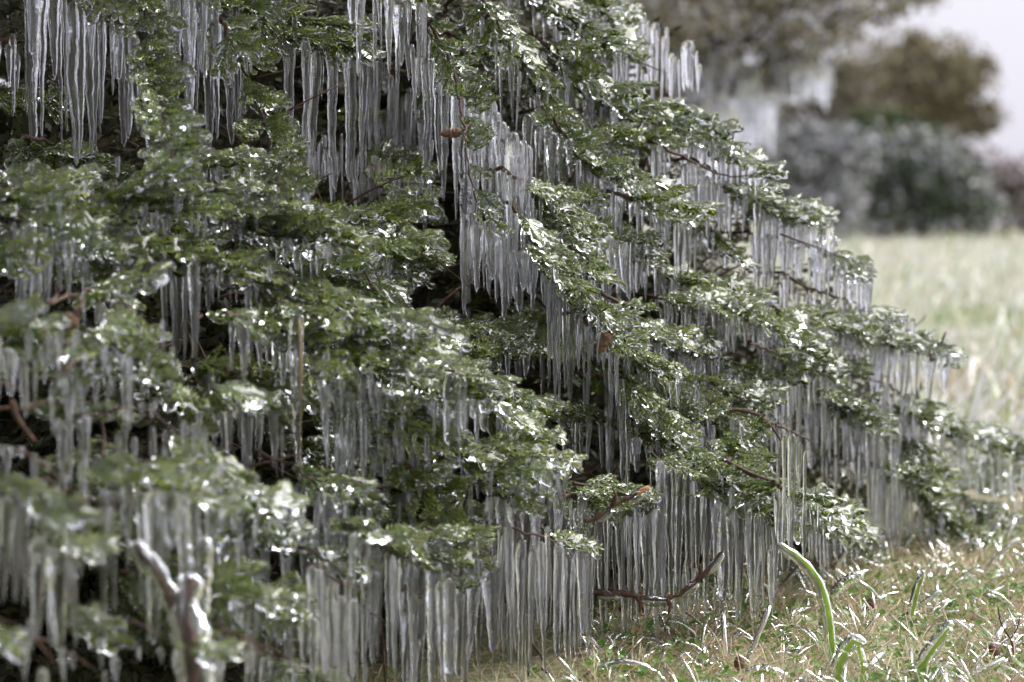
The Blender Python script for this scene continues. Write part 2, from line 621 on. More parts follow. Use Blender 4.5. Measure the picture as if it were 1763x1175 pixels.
def bough(pts, dz=0.0, gap=0.021, size=1.0, hang=0.0, wood=0.0028, style='ice', side=0, root=True, spread=1.0):
    """pts in photo pixels; dz moves the bough behind (+) or before (-) the juniper's surface"""
    bi = len(BOUGHS)
    pts = [(x - 45 * min(1, max(0, (x - 980) / 120)) * min(1, max(0, (640 - y) / 120)), y) for x, y in pts]
    w = np.array([P(x, y, D(x, y) + dz) for x, y in pts])
    n = max(8, int(np.linalg.norm(np.diff(w, axis=0), axis=1).sum() / 0.012))
    path = smooth_path(w, n)
    full = path
    if root:
        a = w[0]
        h = a[2] + 0.12
        full = np.vstack([smooth_path([np.array([TRUNK[0], TRUNK[1], h]), a + np.array([-.10, .62, .02]), a + np.array([-.03, .22, .0]), a], 18)[:-1], path])
    if pts[0][0] < 640 and pts[0][1] > 420:
        wood = .0018
    if hang:
        HUNG.add(bi)
    BOUGHS.append((full, wood, len(full) - len(path)))
    length = np.linalg.norm(np.diff(path, axis=0), axis=1).sum()
    m_ = max(2, int(length / (gap * 1.12)))
    tgs = np.gradient(path, axis=0)
    for q in range(m_ + 1):
        s = q / m_
        for sd_ in ((-1, 1) if q < m_ else (0,)):
            if side and sd_ and sd_ != side and rng.random() < 0.75:
                continue
            i = min(n - 1, max(0, int(round(s * (n - 1) + rng.uniform(-.5, .5)))))
            T = nrm(tgs[i])
            Sd = np.cross(T, [0, 0, 1])
            Sd = nrm(Sd) if np.linalg.norm(Sd) > 0.35 else nrm(np.array([1, -.3, 0]))
            if hang:
                G = nrm(T * rng.uniform(.35, .8) + sd_ * np.array([1, -.25, 0]) * rng.uniform(.35, .8) * spread + np.array([.25, -.45, .1]) + rng.normal(0, .22, 3))
            else:
                G = nrm(T * rng.uniform(.7, 1.15) + sd_ * Sd * rng.uniform(.25, .7) * spread + np.array([.15, -.14, -.04]) + rng.normal(0, .17, 3))
            Nn = nrm(np.array([0, -.5, .8]) + rng.normal(0, .24, 3) + (np.array([-.2, -.6, 0]) if hang else 0))
            Nn = nrm(Nn - G * Nn.dot(G))
            B = np.cross(Nn, G)
            k = int(rng.integers(0, 8))
            if pts[0][0] < 620 and pts[-1][1] > 270 and rng.random() < .8:
                k += 8
            sc = size * rng.uniform(.75, 1.15) * (1.0 if s < .8 else .88)
            pos = path[i] + rng.normal(0, .004, 3)
            R = np.stack([G, B, Nn], 1) * sc
            c = pos + G * SHAPES[k] * sc * .5
            x, y, d = project(c)
            vis = sc / d * (1.0 if -20 < x < W + 20 and -20 < y < H + 20 else 0.0)
            SPRAYS.append([bi, k, R, pos, vis - (0.5 if dz > 0.1 else 0), style])
    return bi


# boughs one can follow in the photograph (photo pixels)
bough([(225, -40), (258, 40), (262, 110), (276, 180), (290, 240), (300, 285)], -.09, .013, .55, hang=1)
bough([(380, 30), (412, 105), (440, 170), (462, 240), (478, 300), (484, 335)], -.09, .013, .58, hang=1, side=1)
bough([(330, -25), (450, 20), (540, 35), (612, 80)], 0, .018, .85)
bough([(390, 30), (470, 62), (560, 60), (600, 95)], .05, .02, .8)
bough([(120, -30), (190, 25), (225, 60)], .02, .02, .7)
bough([(740, 40), (768, 95), (790, 150), (797, 200), (803, 260), (815, 330), (822, 350)], -.10, .024, .55, hang=1, side=1)
bough([(800, -20), (842, 10), (860, 45), (868, 80)], -.02, .02, .6, hang=1)
bough([(850, 20), (900, 95), (945, 165), (985, 230), (1008, 243)], .05, .018, .8)
bough([(600, 215), (670, 190), (745, 205)], .16, .02, .85, style='mix')
bough([(610, 300), (680, 280), (750, 300)], .2, .02, .85, style='mix')
bough([(540, 440), (640, 425), (730, 440)], .2, .02, .85, style='mix')
bough([(520, 360), (600, 370), (690, 360)], .34, .02, .9, style='mix')
bough([(930, 180), (985, 250), (996, 300), (990, 345)], .02, .02, .62, hang=1)
bough([(870, 240), (905, 300), (925, 330)], .02, .02, .7)
bough([(865, 290), (935, 340), (1000, 372)], .0, .017, .78)
# the sharp diagonal bough and its neighbours
bough([(880, 350), (935, 430), (985, 498), (1040, 530), (1082, 535)], -.02, .015, .74)
bough([(905, 330), (960, 400), (1020, 455), (1050, 475)], .03, .017, .8)
bough([(1000, 540), (1045, 575), (1095, 605), (1150, 665)], -.03, .015, .74)
bough([(1010, 640), (1065, 665), (1110, 700), (1135, 720)], .03, .016, .8, style='mix')
bough([(1050, 620), (1130, 720), (1200, 790), (1275, 830), (1345, 892)], -.02, .014, .76)
bough([(1090, 600), (1180, 690), (1240, 740), (1270, 790)], .04, .018, .85)
bough([(1000, 440), (1070, 408), (1138, 418)], .06, .018, .66)
bough([(1060, 500), (1110, 520), (1145, 520)], .04, .02, .6)
bough([(1100, 560), (1200, 590), (1300, 640), (1325, 640)], .03, .016, .8)
bough([(1130, 640), (1230, 660), (1320, 690), (1370, 740)], -.02, .016, .75)
bough([(1180, 720), (1250, 705), (1320, 715), (1378, 755)], .0, .022, .55)
# upper terraces on the slope
bough([(880, -30), (960, 20), (1040, 60), (1120, 95), (1190, 125)], .1, .02, .9)
bough([(960, -20), (1050, 10), (1090, 40)], .25, .022, .9)
bough([(930, 70), (1010, 130), (1090, 185)], .1, .02, .9)
bough([(1010, 230), (1080, 235), (1180, 250)], .04, .018, .85)
bough([(1010, 280), (1080, 290), (1150, 310)], 0, .018, .8)
bough([(1090, 180), (1180, 190), (1250, 215), (1300, 258)], .05, .018, .9)
bough([(1160, 240), (1240, 280), (1300, 305), (1340, 300)], .0, .018, .8)
bough([(1230, 270), (1330, 330), (1390, 352), (1435, 378)], .06, .018, .85)
bough([(1080, 330), (1160, 350), (1260, 395), (1290, 420)], .0, .018, .85)
bough([(1110, 440), (1180, 470), (1260, 490), (1300, 500)], .08, .018, .9)
bough([(1180, 510), (1270, 520), (1345, 545), (1390, 610)], .0, .017, .8)
bough([(1330, 400), (1420, 420), (1480, 440), (1498, 470)], .05, .018, .8)
bough([(1390, 470), (1450, 500), (1525, 525), (1535, 545)], .05, .018, .85)
bough([(1370, 530), (1460, 560), (1560, 585), (1605, 605)], .04, .018, .85)
bough([(1360, 600), (1450, 640), (1530, 665), (1580, 700)], .0, .018, .85)
bough([(1400, 690), (1480, 720), (1560, 755), (1580, 800)], .0, .018, .85)
bough([(1540, 700), (1630, 735), (1700, 755), (1775, 775)], .02, .018, .95)
bough([(1570, 790), (1640, 850), (1690, 900), (1680, 930)], .0, .018, .9)
bough([(1480, 790), (1560, 830), (1640, 900), (1690, 935)], -.05, .018, .9)
bough([(1650, 780), (1720, 820), (1780, 860)], .1, .02, .9)
bough([(1330, 830), (1390, 870), (1440, 910), (1465, 945)], -.2, .02, .9)
# left mound and foreground ridges
bough([(-60, 340), (40, 330), (110, 300), (160, 330)], -.03, .016, .8)
bough([(-40, 380), (120, 350), (260, 330), (400, 330), (480, 360)], -.02, .015, .85)
bough([(150, 330), (300, 350), (420, 375), (500, 385), (572, 405)], -.02, .015, .8)
bough([(300, 300), (350, 275), (410, 280), (440, 300)], .05, .018, .7)
bough([(-40, 450), (100, 420), (240, 430), (350, 440)], -.03, .017, .9)
bough([(230, 400), (360, 440), (470, 470), (560, 510), (640, 540)], -.03, .016, .85)
bough([(440, 480), (530, 540), (620, 590), (700, 575)], .0, .017, .85)
bough([(560, 470), (620, 470), (680, 460)], .25, .018, .7)
bough([(470, 540), (600, 620), (700, 660), (780, 665), (830, 690)], -.02, .015, .85)
bough([(560, 640), (680, 710), (770, 760), (860, 800)], -.04, .015, .9)
bough([(640, 700), (740, 740), (880, 770), (960, 775)], .02, .017, .85)
bough([(700, 610), (800, 600), (880, 590), (925, 590)], .2, .016, .75)
bough([(690, 560), (790, 570), (860, 600)], .3, .017, .8)
bough([(780, 640), (860, 680), (940, 710), (960, 730)], .12, .016, .8)
bough([(80, 520), (180, 500), (250, 560), (290, 620)], -.05, .016, .95)
bough([(-40, 560), (40, 560), (130, 600), (180, 640)], -.04, .017, .9)
bough([(100, 640), (200, 590), (270, 600)], -.06, .017, .9)
bough([(-30, 700), (60, 700), (140, 640)], -.02, .018, .9)
bough([(130, 720), (240, 700), (300, 740), (350, 770)], -.04, .016, .95)
bough([(-40, 760), (60, 790), (120, 860), (130, 960)], -.06, .017, .95)
bough([(170, 800), (260, 790), (340, 810), (420, 850)], -.03, .016, .95)
bough([(300, 850), (400, 870), (450, 900), (480, 930)], .02, .018, .9)
bough([(350, 980), (430, 1000), (500, 1050), (530, 1120)], .0, .017, .95)
bough([(520, 820), (600, 840), (700, 840), (740, 870)], .02, .017, .9)
bough([(560, 900), (640, 910), (720, 960)], .08, .02, .9)
bough([(700, 800), (745, 850), (760, 920), (770, 980)], -.04, .018, .65, hang=1)
bough([(-30, 1050), (50, 1090), (100, 1150)], -.05, .018, .95)
bough([(380, 1080), (470, 1120), (560, 1170)], .0, .02, .95)
bough([(400, 650), (500, 680), (560, 720)], .1, .018, .85, style='mix')
bough([(330, 620), (430, 640), (520, 620)], .15, .018, .85, style='mix')
bough([(960, 850), (1030, 860), (1100, 850), (1160, 845)], .0, .018, .7)
bough([(900, 880), (960, 930), (1030, 940)], .04, .02, .75)
bough([(1100, 950), (1180, 960), (1240, 1000)], .08, .02, .75)
NFOLLOW = len(BOUGHS)
for q in range(36):
    x, y = (rng.uniform(-30, 480), rng.uniform(560, 1130)) if q % 2 else (rng.uniform(380, 960), rng.uniform(830, 1130))
    l_ = rng.uniform(70, 130)
    bough([(x - l_ * .5, y - l_ * .2), (x, y), (x + l_ * .5, y + l_ * rng.uniform(.1, .45))], rng.uniform(.0, .12), .015, .95, root=False)
NMAIN = len(BOUGHS)
# thinner boughs filling the body of the plant behind those
SIL = [(-260, -280), (960, -280), (1010, -60), (1080, 80), (1140, 150), (1220, 260), (1330, 360), (1410, 450), (1460, 530), (1560, 600), (1610, 700), (1690, 780), (1700, 860), (1620, 930),
       (1480, 930), (1380, 960), (1250, 1050), (1000, 1130), (700, 1180), (-260, 1180)]


def inside(x, y, poly):
    c = False
    for (x1, y1), (x2, y2) in zip(poly, poly[1:] + poly[:1]):
        if (y1 > y) != (y2 > y) and x < (x2 - x1) * (y - y1) / (y2 - y1) + x1:
            c = not c
    return c


HOLLOW = [(500, 80), (740, 20), (760, 440), (700, 520), (560, 420), (480, 330), (350, 260), (345, 200), (390, 120)]
DARK = [[(310, 640), (470, 700), (470, 850), (330, 790)], [(1420, 740), (1500, 740), (1510, 930), (1440, 930)], [(960, 600), (1000, 600), (1010, 760), (960, 760)]]
cnt = 0
while cnt < 36:
    x, y = rng.uniform(-40, 1680), rng.uniform(-40, 1130)
    if not inside(x, y, SIL) or inside(x, y, HOLLOW) or any(inside(x, y, q) for q in DARK):
        continue
    cnt += 1
    l_ = rng.uniform(60, 150)
    dr = rng.uniform(.15, .75)
    x1, y1 = x + l_ * .5, y + l_ * .5 * dr
    if not inside(x1, y1, SIL):
        continue
    bough([(x - l_ * .5, y - l_ * .4 * dr), (x, y), (x1, y1)], rng.uniform(.16, .34), .022, .9, wood=.003, root=False)
# inner growth of the hollow and the core, its leaf colour darkened as shade
cnt = 0
while cnt < 75:
    x, y = rng.uniform(-60, 1550), rng.uniform(-40, 1080)
    if not inside(x, y, SIL):
        continue
    if cnt < 30 and not inside(x, y, HOLLOW):
        continue
    cnt += 1
    l_ = rng.uniform(70, 160)
    bough([(x - l_ * .5, y - rng.uniform(-20, 30)), (x, y), (x + l_ * .5, y + rng.uniform(-20, 60))], rng.uniform(.30, .55) + (.35 if inside(x, y, HOLLOW) else 0), .022, 1.0, wood=.004, style='bare', root=False)

# x0, x1, top left, top right, end min, end max, count, width px, depth offset, description (None: joins the mass of small icicles)
ZONES = [
    (48, 228, -30, 60, 215, 292, 15, 21, .03, 'the thick upper corner curtain'),
    (238, 278, 140, 175, 282, 296, 3, 30, .0, 'the slabs behind the yellowish hanging bough'),
    (300, 388, -30, 10, 225, 265, 8, 24, .03, 'the curtain between both hanging boughs'),
    (500, 618, 70, 95, 320, 378, 6, 20, .0, 'the spaced row over the hollow'),
    (604, 735, -20, 5, 40, 165, 11, 13, -.1, 'the top fringe above the hollow'),
    (738, 782, 50, 150, 345, 432, 4, 18, -.03, 'the bundle beside the level pod'),
    (790, 905, 110, 260, 420, 555, 10, 26, .02, 'the massive central frozen fall'),
    (800, 908, 370, 440, 500, 562, 11, 16, .0, 'the central fall\'s lower fringe'),
    (905, 1000, 205, 250, 285, 335, 7, 20, .06, 'the short row beyond the central fall'),
    (908, 962, 440, 490, 505, 565, 6, 15, .0, 'the teeth under the diagonal bough'),
    (968, 1032, 500, 540, 610, 705, 5, 21, .0, 'the long drops beside the plump pod'),
    (1004, 1128, 285, 330, 368, 402, 12, 16, .03, 'the even curtain under the shelf'),
    (1036, 1142, 415, 420, 490, 560, 9, 16, .04, 'the columns under the level bough'),
    (1190, 1305, 228, 280, 300, 345, 11, 15, .06, 'the far slope\'s upper curtain'),
    (1302, 1432, 345, 395, 460, 568, 12, 17, .05, 'the far slope\'s tall curtain'),
    (1404, 1500, 425, 460, 500, 565, 9, 16, .04, 'the curtain under the squared shoulder'),
    (1500, 1628, 585, 610, 660, 722, 11, 18, .02, 'the curtain nearest the lawn'),
    (1325, 1392, 610, 650, 720, 800, 6, 18, .0, 'the cluster beneath the mid slope'),
    (1388, 1505, 680, 730, 800, 885, 12, 17, .0, 'the curtain before the black gap'),
    (1350, 1385, 745, 770, 900, 960, 3, 19, -.35, 'the columns behind the diagonal tip'),
    (1132, 1335, 800, 905, 995, 1110, 22, 17, .02, 'the tall curtain under the diagonal tip'),
    (1000, 1130, 850, 880, 1050, 1140, 13, 18, .02, 'the columns behind the broken twig'),
    (962, 1100, 720, 750, 790, 840, 11, 17, .05, 'the lumpy teeth under the clump'),
    (928, 968, 770, 790, 1050, 1140, 3, 24, -.02, 'the columns beside the broken twig'),
    (842, 926, 840, 880, 1060, 1190, 8, 19, .0, 'the columns before the twig root'),
    (748, 842, 930, 960, 1160, 1230, 6, 28, -.06, 'the pale columns at bottom edge'),
    (512, 536, 540, 560, 850, 870, 1, 25, -.02, 'single long icicle with a yellow stem inside'),
    (472, 570, 395, 405, 455, 490, 7, 16, .02, 'the comb at the mound\'s end'),
    (402, 520, 560, 590, 630, 690, 9, 18, .03, 'the row under the front ridge'),
    (302, 330, 425, 440, 600, 695, 2, 22, .02, 'the dark pair below the mound'),
    (380, 470, 690, 720, 750, 840, 5, 15, .05, 'the drops in the lower hollow'),
    (560, 622, 720, 740, 800, 860, 5, 20, .02, 'the row beneath the blurred ridge'),
    (784, 836, 655, 668, 735, 775, 4, 22, -.03, 'the bright group at the ridge elbow'),
    (160, 242, 590, 610, 670, 700, 5, 26, -.02, 'the group under the leafy lobe'),
    (44, 132, 390, 420, 520, 570, 7, 22, -.02, 'the dark curtain beside the mound'),
    (-10, 62, 840, 870, 1010, 1070, 5, 22, -.03, 'the lower corner curtain'),
    (66, 128, 930, 950, 1090, 1140, 4, 24, -.03, 'the curtain behind the front sprig'),
    (176, 335, 820, 860, 1040, 1120, 8, 30, .0, 'the curtain behind the cut stem'),
    (604, 700, 920, 950, 1130, 1220, 5, 24, .0, 'the columns around the rusty twigs'),
    (876, 932, 590, 600, 660, 700, 3, 20, .2, 'the trio under the inner bough'),
    (0, 46, 80, 100, 195, 240, 5, 13, .12, None),
    (396, 418, 90, 110, 200, 255, 3, 13, .05, None),
    (500, 560, 240, 280, 330, 365, 5, 11, .12, None),
    (615, 745, 60, 230, 150, 330, 18, 12, .12, None),
    (520, 745, 240, 330, 300, 375, 30, 9, .2, None),
    (690, 740, 90, 150, 180, 260, 6, 12, 0, None),
    (1100, 1205, 55, 110, 140, 190, 16, 14, .2, None),
    (1205, 1320, 325, 345, 385, 430, 12, 14, .1, None),
    (1110, 1205, 215, 230, 255, 290, 8, 13, .1, None),
    (1420, 1570, 555, 570, 590, 625, 14, 14, .03, None),
    (1240, 1330, 540, 560, 590, 660, 9, 15, .05, None),
    (1150, 1250, 600, 650, 640, 700, 9, 13, .05, None),
    (1525, 1610, 690, 705, 740, 775, 8, 15, .03, None),
    (1500, 1700, 860, 900, 925, 985, 16, 16, .0, None),
    (1640, 1775, 770, 800, 830, 880, 11, 15, .05, None),
    (1480, 1560, 780, 800, 860, 950, 8, 14, .0, None),
    (1380, 1480, 900, 940, 960, 1000, 8, 14, -.2, None),
    (600, 720, 590, 680, 640, 720, 10, 14, .1, None),
    (640, 760, 780, 830, 840, 900, 9, 16, .05, None),
    (1140, 1290, 880, 960, 1020, 1110, 6, 13, .12, None),
    (960, 1130, 900, 960, 1050, 1130, 6, 13, .14, None),
    (380, 560, 860, 930, 960, 1060, 12, 16, .06, None),
    (340, 480, 440, 470, 490, 560, 9, 14, .04, None),
    (0, 160, 600, 660, 680, 740, 9, 18, .05, None),
    (860, 960, 110, 180, 200, 260, 7, 15, .08, None),
    (850, 1015, 920, 960, 1130, 1235, 13, 17, -.02, None),
    (680, 770, 960, 1000, 1150, 1240, 9, 20, -.02, None),
    (540, 610, 990, 1030, 1140, 1240, 8, 20, -.02, None),
    (400, 520, 1010, 1060, 1120, 1190, 9, 18, .0, None),
]


# the sprigs each row of icicles grows from
for (x0, x1, ta, tb, e0, e1, n, wpx, dz, desc) in ZONES:
    if (ta + tb) / 2 < 20 or (desc is None and not (ta > 880 and x0 < 1020)) or 'central' in (desc or ''):
        continue
    if x1 - x0 < 40:
        x0, x1 = x0 - 22, x1 + 10
    bough([(x0 - 14, ta - 20), ((x0 + x1) / 2, (ta + tb) / 2 - 16), (x1 + 8, tb - 8)], dz - .045, .021, .56, wood=.0018, root=False)

# foliage gives way where the ice curtains hang free in front of it
def carved(c, dd):
    x, y, d = project(c)
    if (0 < x < 395 and 20 < y < 245 and d < D(x, y) + .09) or (490 < x < 745 and 95 < y < 330 and d < D(x, y) + .12):
        return True
    for (x0, x1, ta, tb, e0, e1, n, wpx, dz, desc) in ZONES:
        if x0 - 8 < x < x1 + 12:
            yt = ta + (tb - ta) * min(1, max(0, (x - x0) / (x1 - x0)))
            if yt + 26 < y < (e0 + e1) * .5 and d < D(x, yt + 30) + dz + .10:
                return True
    return False


CARVED = [bi not in HUNG and carved(pos + R[:, 0] * SHAPES[k] * .6, 0) for bi, k, R, pos, vis, style in SPRAYS]
SPRAYS = [q for q, c in zip(SPRAYS, CARVED) if not c]
print('carved', sum(CARVED))

# the crowded core of the plant
cnt = 0
while cnt < 430:
    x, y = rng.uniform(-220, 1600), rng.uniform(-270, 1120)
    if not (inside(x + 130, y - 60, SIL) and inside(x, y, SIL)):
        continue
    cnt += 1
    l_ = rng.uniform(90, 200)
    dd_ = rng.uniform(.50, 1.1)
    for q in range(10):
        k = int(rng.integers(0, len(HI)))
        xx, yy = x + rng.uniform(-l_, l_) * .5, y + rng.uniform(-60, 60)
        if inside(xx, yy, HOLLOW) and dd_ < .85:
            continue
        G = nrm(rng.normal(0, 1, 3) * [1, .6, .6] + [.4, 0, -.1])
        Nn = nrm(np.array([0, -.6, .6]) + rng.normal(0, .4, 3))
        Nn = nrm(Nn - G * Nn.dot(G))
        R = np.stack([G, np.cross(Nn, G), Nn], 1) * rng.uniform(1.2, 1.9)
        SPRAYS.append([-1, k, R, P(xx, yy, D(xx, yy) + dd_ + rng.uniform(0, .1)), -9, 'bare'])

# far side of the hollow
for q in range(420):
    xx, yy = rng.uniform(440, 800), rng.uniform(-40, 480)
    k = int(rng.integers(0, 8))
    G = nrm(rng.normal(0, 1, 3) * [1, .5, .7])
    Nn = nrm(np.array([0, -.7, .5]) + rng.normal(0, .4, 3))
    Nn = nrm(Nn - G * Nn.dot(G))
    SPRAYS.append([-1, k, np.stack([G, np.cross(Nn, G), Nn], 1) * rng.uniform(1.4, 2.1), P(xx, yy, D(xx, yy) + rng.uniform(.95, 1.5)), -9, 'bare'])
# the plant goes on above and beside the frame
for q in range(800):
    if q < 520:
        y = rng.uniform(-1000, -190)
        x = rng.uniform(-700, 1000 + y * .5)
    else:
        x, y = rng.uniform(-800, -300), rng.uniform(-60, 1130)
    k = int(rng.integers(0, len(HI)))
    G = nrm(rng.normal(0, 1, 3) * [.8, .5, .4] + [.5, -.3, -.2])
    Nn = nrm(np.array([0, -.4, .8]) + rng.normal(0, .3, 3))
    Nn = nrm(Nn - G * Nn.dot(G))
    R = np.stack([G, np.cross(Nn, G), Nn], 1) * rng.uniform(1.4, 2.1)
    SPRAYS.append([-1, k, R, P(x, y, D(np.clip(x, 0, 1100), max(y, 0)) + rng.uniform(-.02, .6)), -9, 'bare'])

for q in range(520):  # unseen sprays added near the camera to shade the left side
    k = int(rng.integers(0, len(HI)))
    y = rng.uniform(.7, 2.1)
    x = -.36 * y - rng.uniform(.12, .6)
    G = nrm(rng.normal(0, 1, 3) * [.8, .6, .4] + [.4, -.2, -.2])
    Nn = nrm(np.array([.3, -.2, .8]) + rng.normal(0, .3, 3))
    Nn = nrm(Nn - G * Nn.dot(G))
    SPRAYS.append([-1, k, np.stack([G, np.cross(Nn, G), Nn], 1) * rng.uniform(1.5, 2.2), np.array([x, y, rng.uniform(.0, 1.7)]), -9, 'bare'])

# the 300 sprays that show largest are parts of their bough, the rest one mass of foliage
order = sorted(range(len(SPRAYS)), key=lambda i: -SPRAYS[i][4])
keep = set(order[:300])
BOBJ = []
for bi, (path, wood, nr) in enumerate(BOUGHS):
    n = len(path)
    mb = MB()
    rad = np.interp(np.arange(n), [0, max(nr, 1), n - 1], [wood * 1.6 if nr else wood, wood, wood * .35])
    mb.add(*tube(path + rng.normal(0, .0012, path.shape), rad, 6), mat=0)
    ob = mb.build('bough', [M_BARK, M_GLAZE])
    ob.parent = juniper
    ob.matrix_parent_inverse = JINV
    BOBJ.append(ob)
rest = MB()
for i, (bi, k, R, pos, vis, style) in enumerate(SPRAYS):
    if i in keep:
        ob = bpy.data.objects.new('foliage_spray', HI[k])
        COL.objects.link(ob)
        mt = Matrix([[*map(float, R[0]), float(pos[0])], [*map(float, R[1]), float(pos[1])], [*map(float, R[2]), float(pos[2])], [0, 0, 0, 1]])
        ob.parent = BOBJ[bi]
        ob.matrix_parent_inverse = JINV
        ob.matrix_basis = mt
    else:
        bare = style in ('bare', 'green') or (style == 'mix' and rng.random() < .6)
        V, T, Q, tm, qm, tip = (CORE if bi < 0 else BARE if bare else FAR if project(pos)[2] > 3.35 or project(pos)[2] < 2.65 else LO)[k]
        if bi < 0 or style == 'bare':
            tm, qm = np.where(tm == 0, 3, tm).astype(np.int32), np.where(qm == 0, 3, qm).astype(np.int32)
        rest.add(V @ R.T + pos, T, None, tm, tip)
        rest.q.append(Q + rest.n - len(V))
        rest.qm.append(qm)
ob = rest.build('foliage', MATS)
ob.parent = juniper
ob.matrix_parent_inverse = JINV
ob['kind'] = 'stuff'
print('SPRAYS', len(SPRAYS), 'boughs', len(BOUGHS), NMAIN, 'rest verts', rest.n)

# dry inner twigs: one mass
mb = MB()
for q in range(260):
    x, y = rng.uniform(300, 1550), rng.uniform(0, 1080)
    if not inside(x, y, SIL):
        continue
    d = D(x, y) + rng.uniform(.2, .55)
    a = P(x, y, d)
    v = nrm(np.array([rng.uniform(-1, 1), rng.uniform(-.6, .6), rng.uniform(-.7, .5)])) * rng.uniform(.06, .2)
    mid = a + v * .5 + rng.normal(0, .012, 3)
    mb.add(*tube(smooth_path([a, mid, a + v], 6), np.linspace(.0022, .0008, 6), 5))
ob = mb.build('dry_twigs', M_DEAD)
ob.parent = juniper
ob.matrix_parent_inverse = JINV
ob['kind'] = 'stuff'

# two bare broken twigs in their ice sleeves, parts of the juniper
for pts, d, cut in (([(880, 950), (925, 935), (985, 905), (1030, 890), (1060, 868), (1112, 842)], 3.0, 1), ([(1015, 1020), (1080, 1024), (1150, 1030), (1200, 1000), (1245, 950)], 3.06, 0)):
    w = smooth_path([P(x, y, d + .004 * i) for i, (x, y) in enumerate(pts)], 40)
    mb = MB()
    mb.add(*tube(w + rng.normal(0, .0008, w.shape), np.linspace(.0036, .0021, 40) * rng.uniform(.72, 1.35, 40), 8, noise=.1), mat=0)
    for i in (12, 20, 29):
        e = w[i] + np.array([rng.uniform(-.01, .012), -.004, rng.uniform(.018, .03) * (1 if i % 2 else -.7)])
        mb.add(*tube(smooth_path([w[i], (w[i] + e) / 2 + [.003, 0, 0], e], 6), np.linspace(.0035, .0014, 6), 6), mat=0)
    if cut:
        tdir = nrm(w[-1] - w[-4])
        mb.add(*tube([w[-1] - tdir * .012, w[-1] - tdir * .004, w[-1] + tdir * .004], [.0030, .0033, .0031], 8), mat=2)
    for a_, b_ in ((2, 9), (13, 22), (24, 30), (33, 40)):
        sg = w[a_:b_]
        mb.add(*tube(sg - [0, 0, .004], .0062 * np.sin(np.linspace(.35, 2.8, len(sg))) ** .5 * rng.uniform(.8, 1.25, len(sg)), 10, noise=.08), mat=1)
    ob = mb.build('bare_twig', [M_DEAD, M_GLAZE, M_CUT])
    ob.parent = juniper
    ob.matrix_parent_inverse = JINV
    ob['label'] = 'bare broken twig with an orange cut end' if cut else 'bare reddish twig curving up low above the grass'

# ------------------------------------------------------------------ icicles
def icicle_mesh(mb, top, L, r, rings=None, sides=10, lean=0.0, blunt=0.5, cloud=1.0):
    n = rings or int(min(44, max(14, L / .0055)))
    t = np.linspace(0, 1, n)
    wob = np.cumsum(rng.normal(0, 1, (n, 2)), 0)
    wob -= wob[0]
    wob *= L * .0024
    prof = (blunt * .30 + .12) + (1 - blunt * .30 - .12) * (1 - t) ** rng.uniform(.65, 1.2)
    prof *= np.sqrt(np.clip(1 - np.clip((t - .93) / .07, 0, 1) ** 2, .02, 1))
    prof *= np.clip(.72 + t * 6, 0, 1)
    k = np.interp(t, np.linspace(0, 1, 9), rng.uniform(.86, 1.14, 9)) * rng.uniform(.96, 1.04, n)
    rad = r * prof * k
    a = np.linspace(0, 2 * math.pi, sides, endpoint=False)
    lob = int(rng.integers(2, 4))
    amp = rng.uniform(.06, .24)
    ph = rng.uniform(0, 6) + rng.normal(0, .8) * t
    mod = 1 + amp * (1 - t * .7)[:, None] * np.cos(lob * a[None] + ph[:, None])
    cx = wob[:, 0] + lean * L * t
    V = np.stack([cx[:, None] + rad[:, None] * mod * np.cos(a), wob[:, 1][:, None] + rad[:, None] * mod * np.sin(a), np.repeat((-L * t)[:, None], sides, 1)], -1).reshape(-1, 3) + top
    i = np.arange(n - 1)[:, None] * sides
    j = np.arange(sides)[None]
    kk = (j + 1) % sides
    Q = np.stack([i + j, i + sides + j, i + sides + kk, i + kk], -1).reshape(-1, 4)
    V = np.vstack([V, np.array(top) + [0, 0, r * .3], np.array(top) + [cx[-1], wob[-1, 1], -L - rad[-1] * .3]])
    c0, c1 = n * sides, n * sides + 1
    j = np.arange(sides)
    kk = (j + 1) % sides
    T = np.vstack([np.stack([np.full(sides, c0), j, kk], 1), np.stack([np.full(sides, c1), (n - 1) * sides + kk, (n - 1) * sides + j], 1)])
    mb.add(V, T, Q, tip=cloud * rng.random() ** 1.8 if cloud <= 1 else .62 + .38 * rng.random())


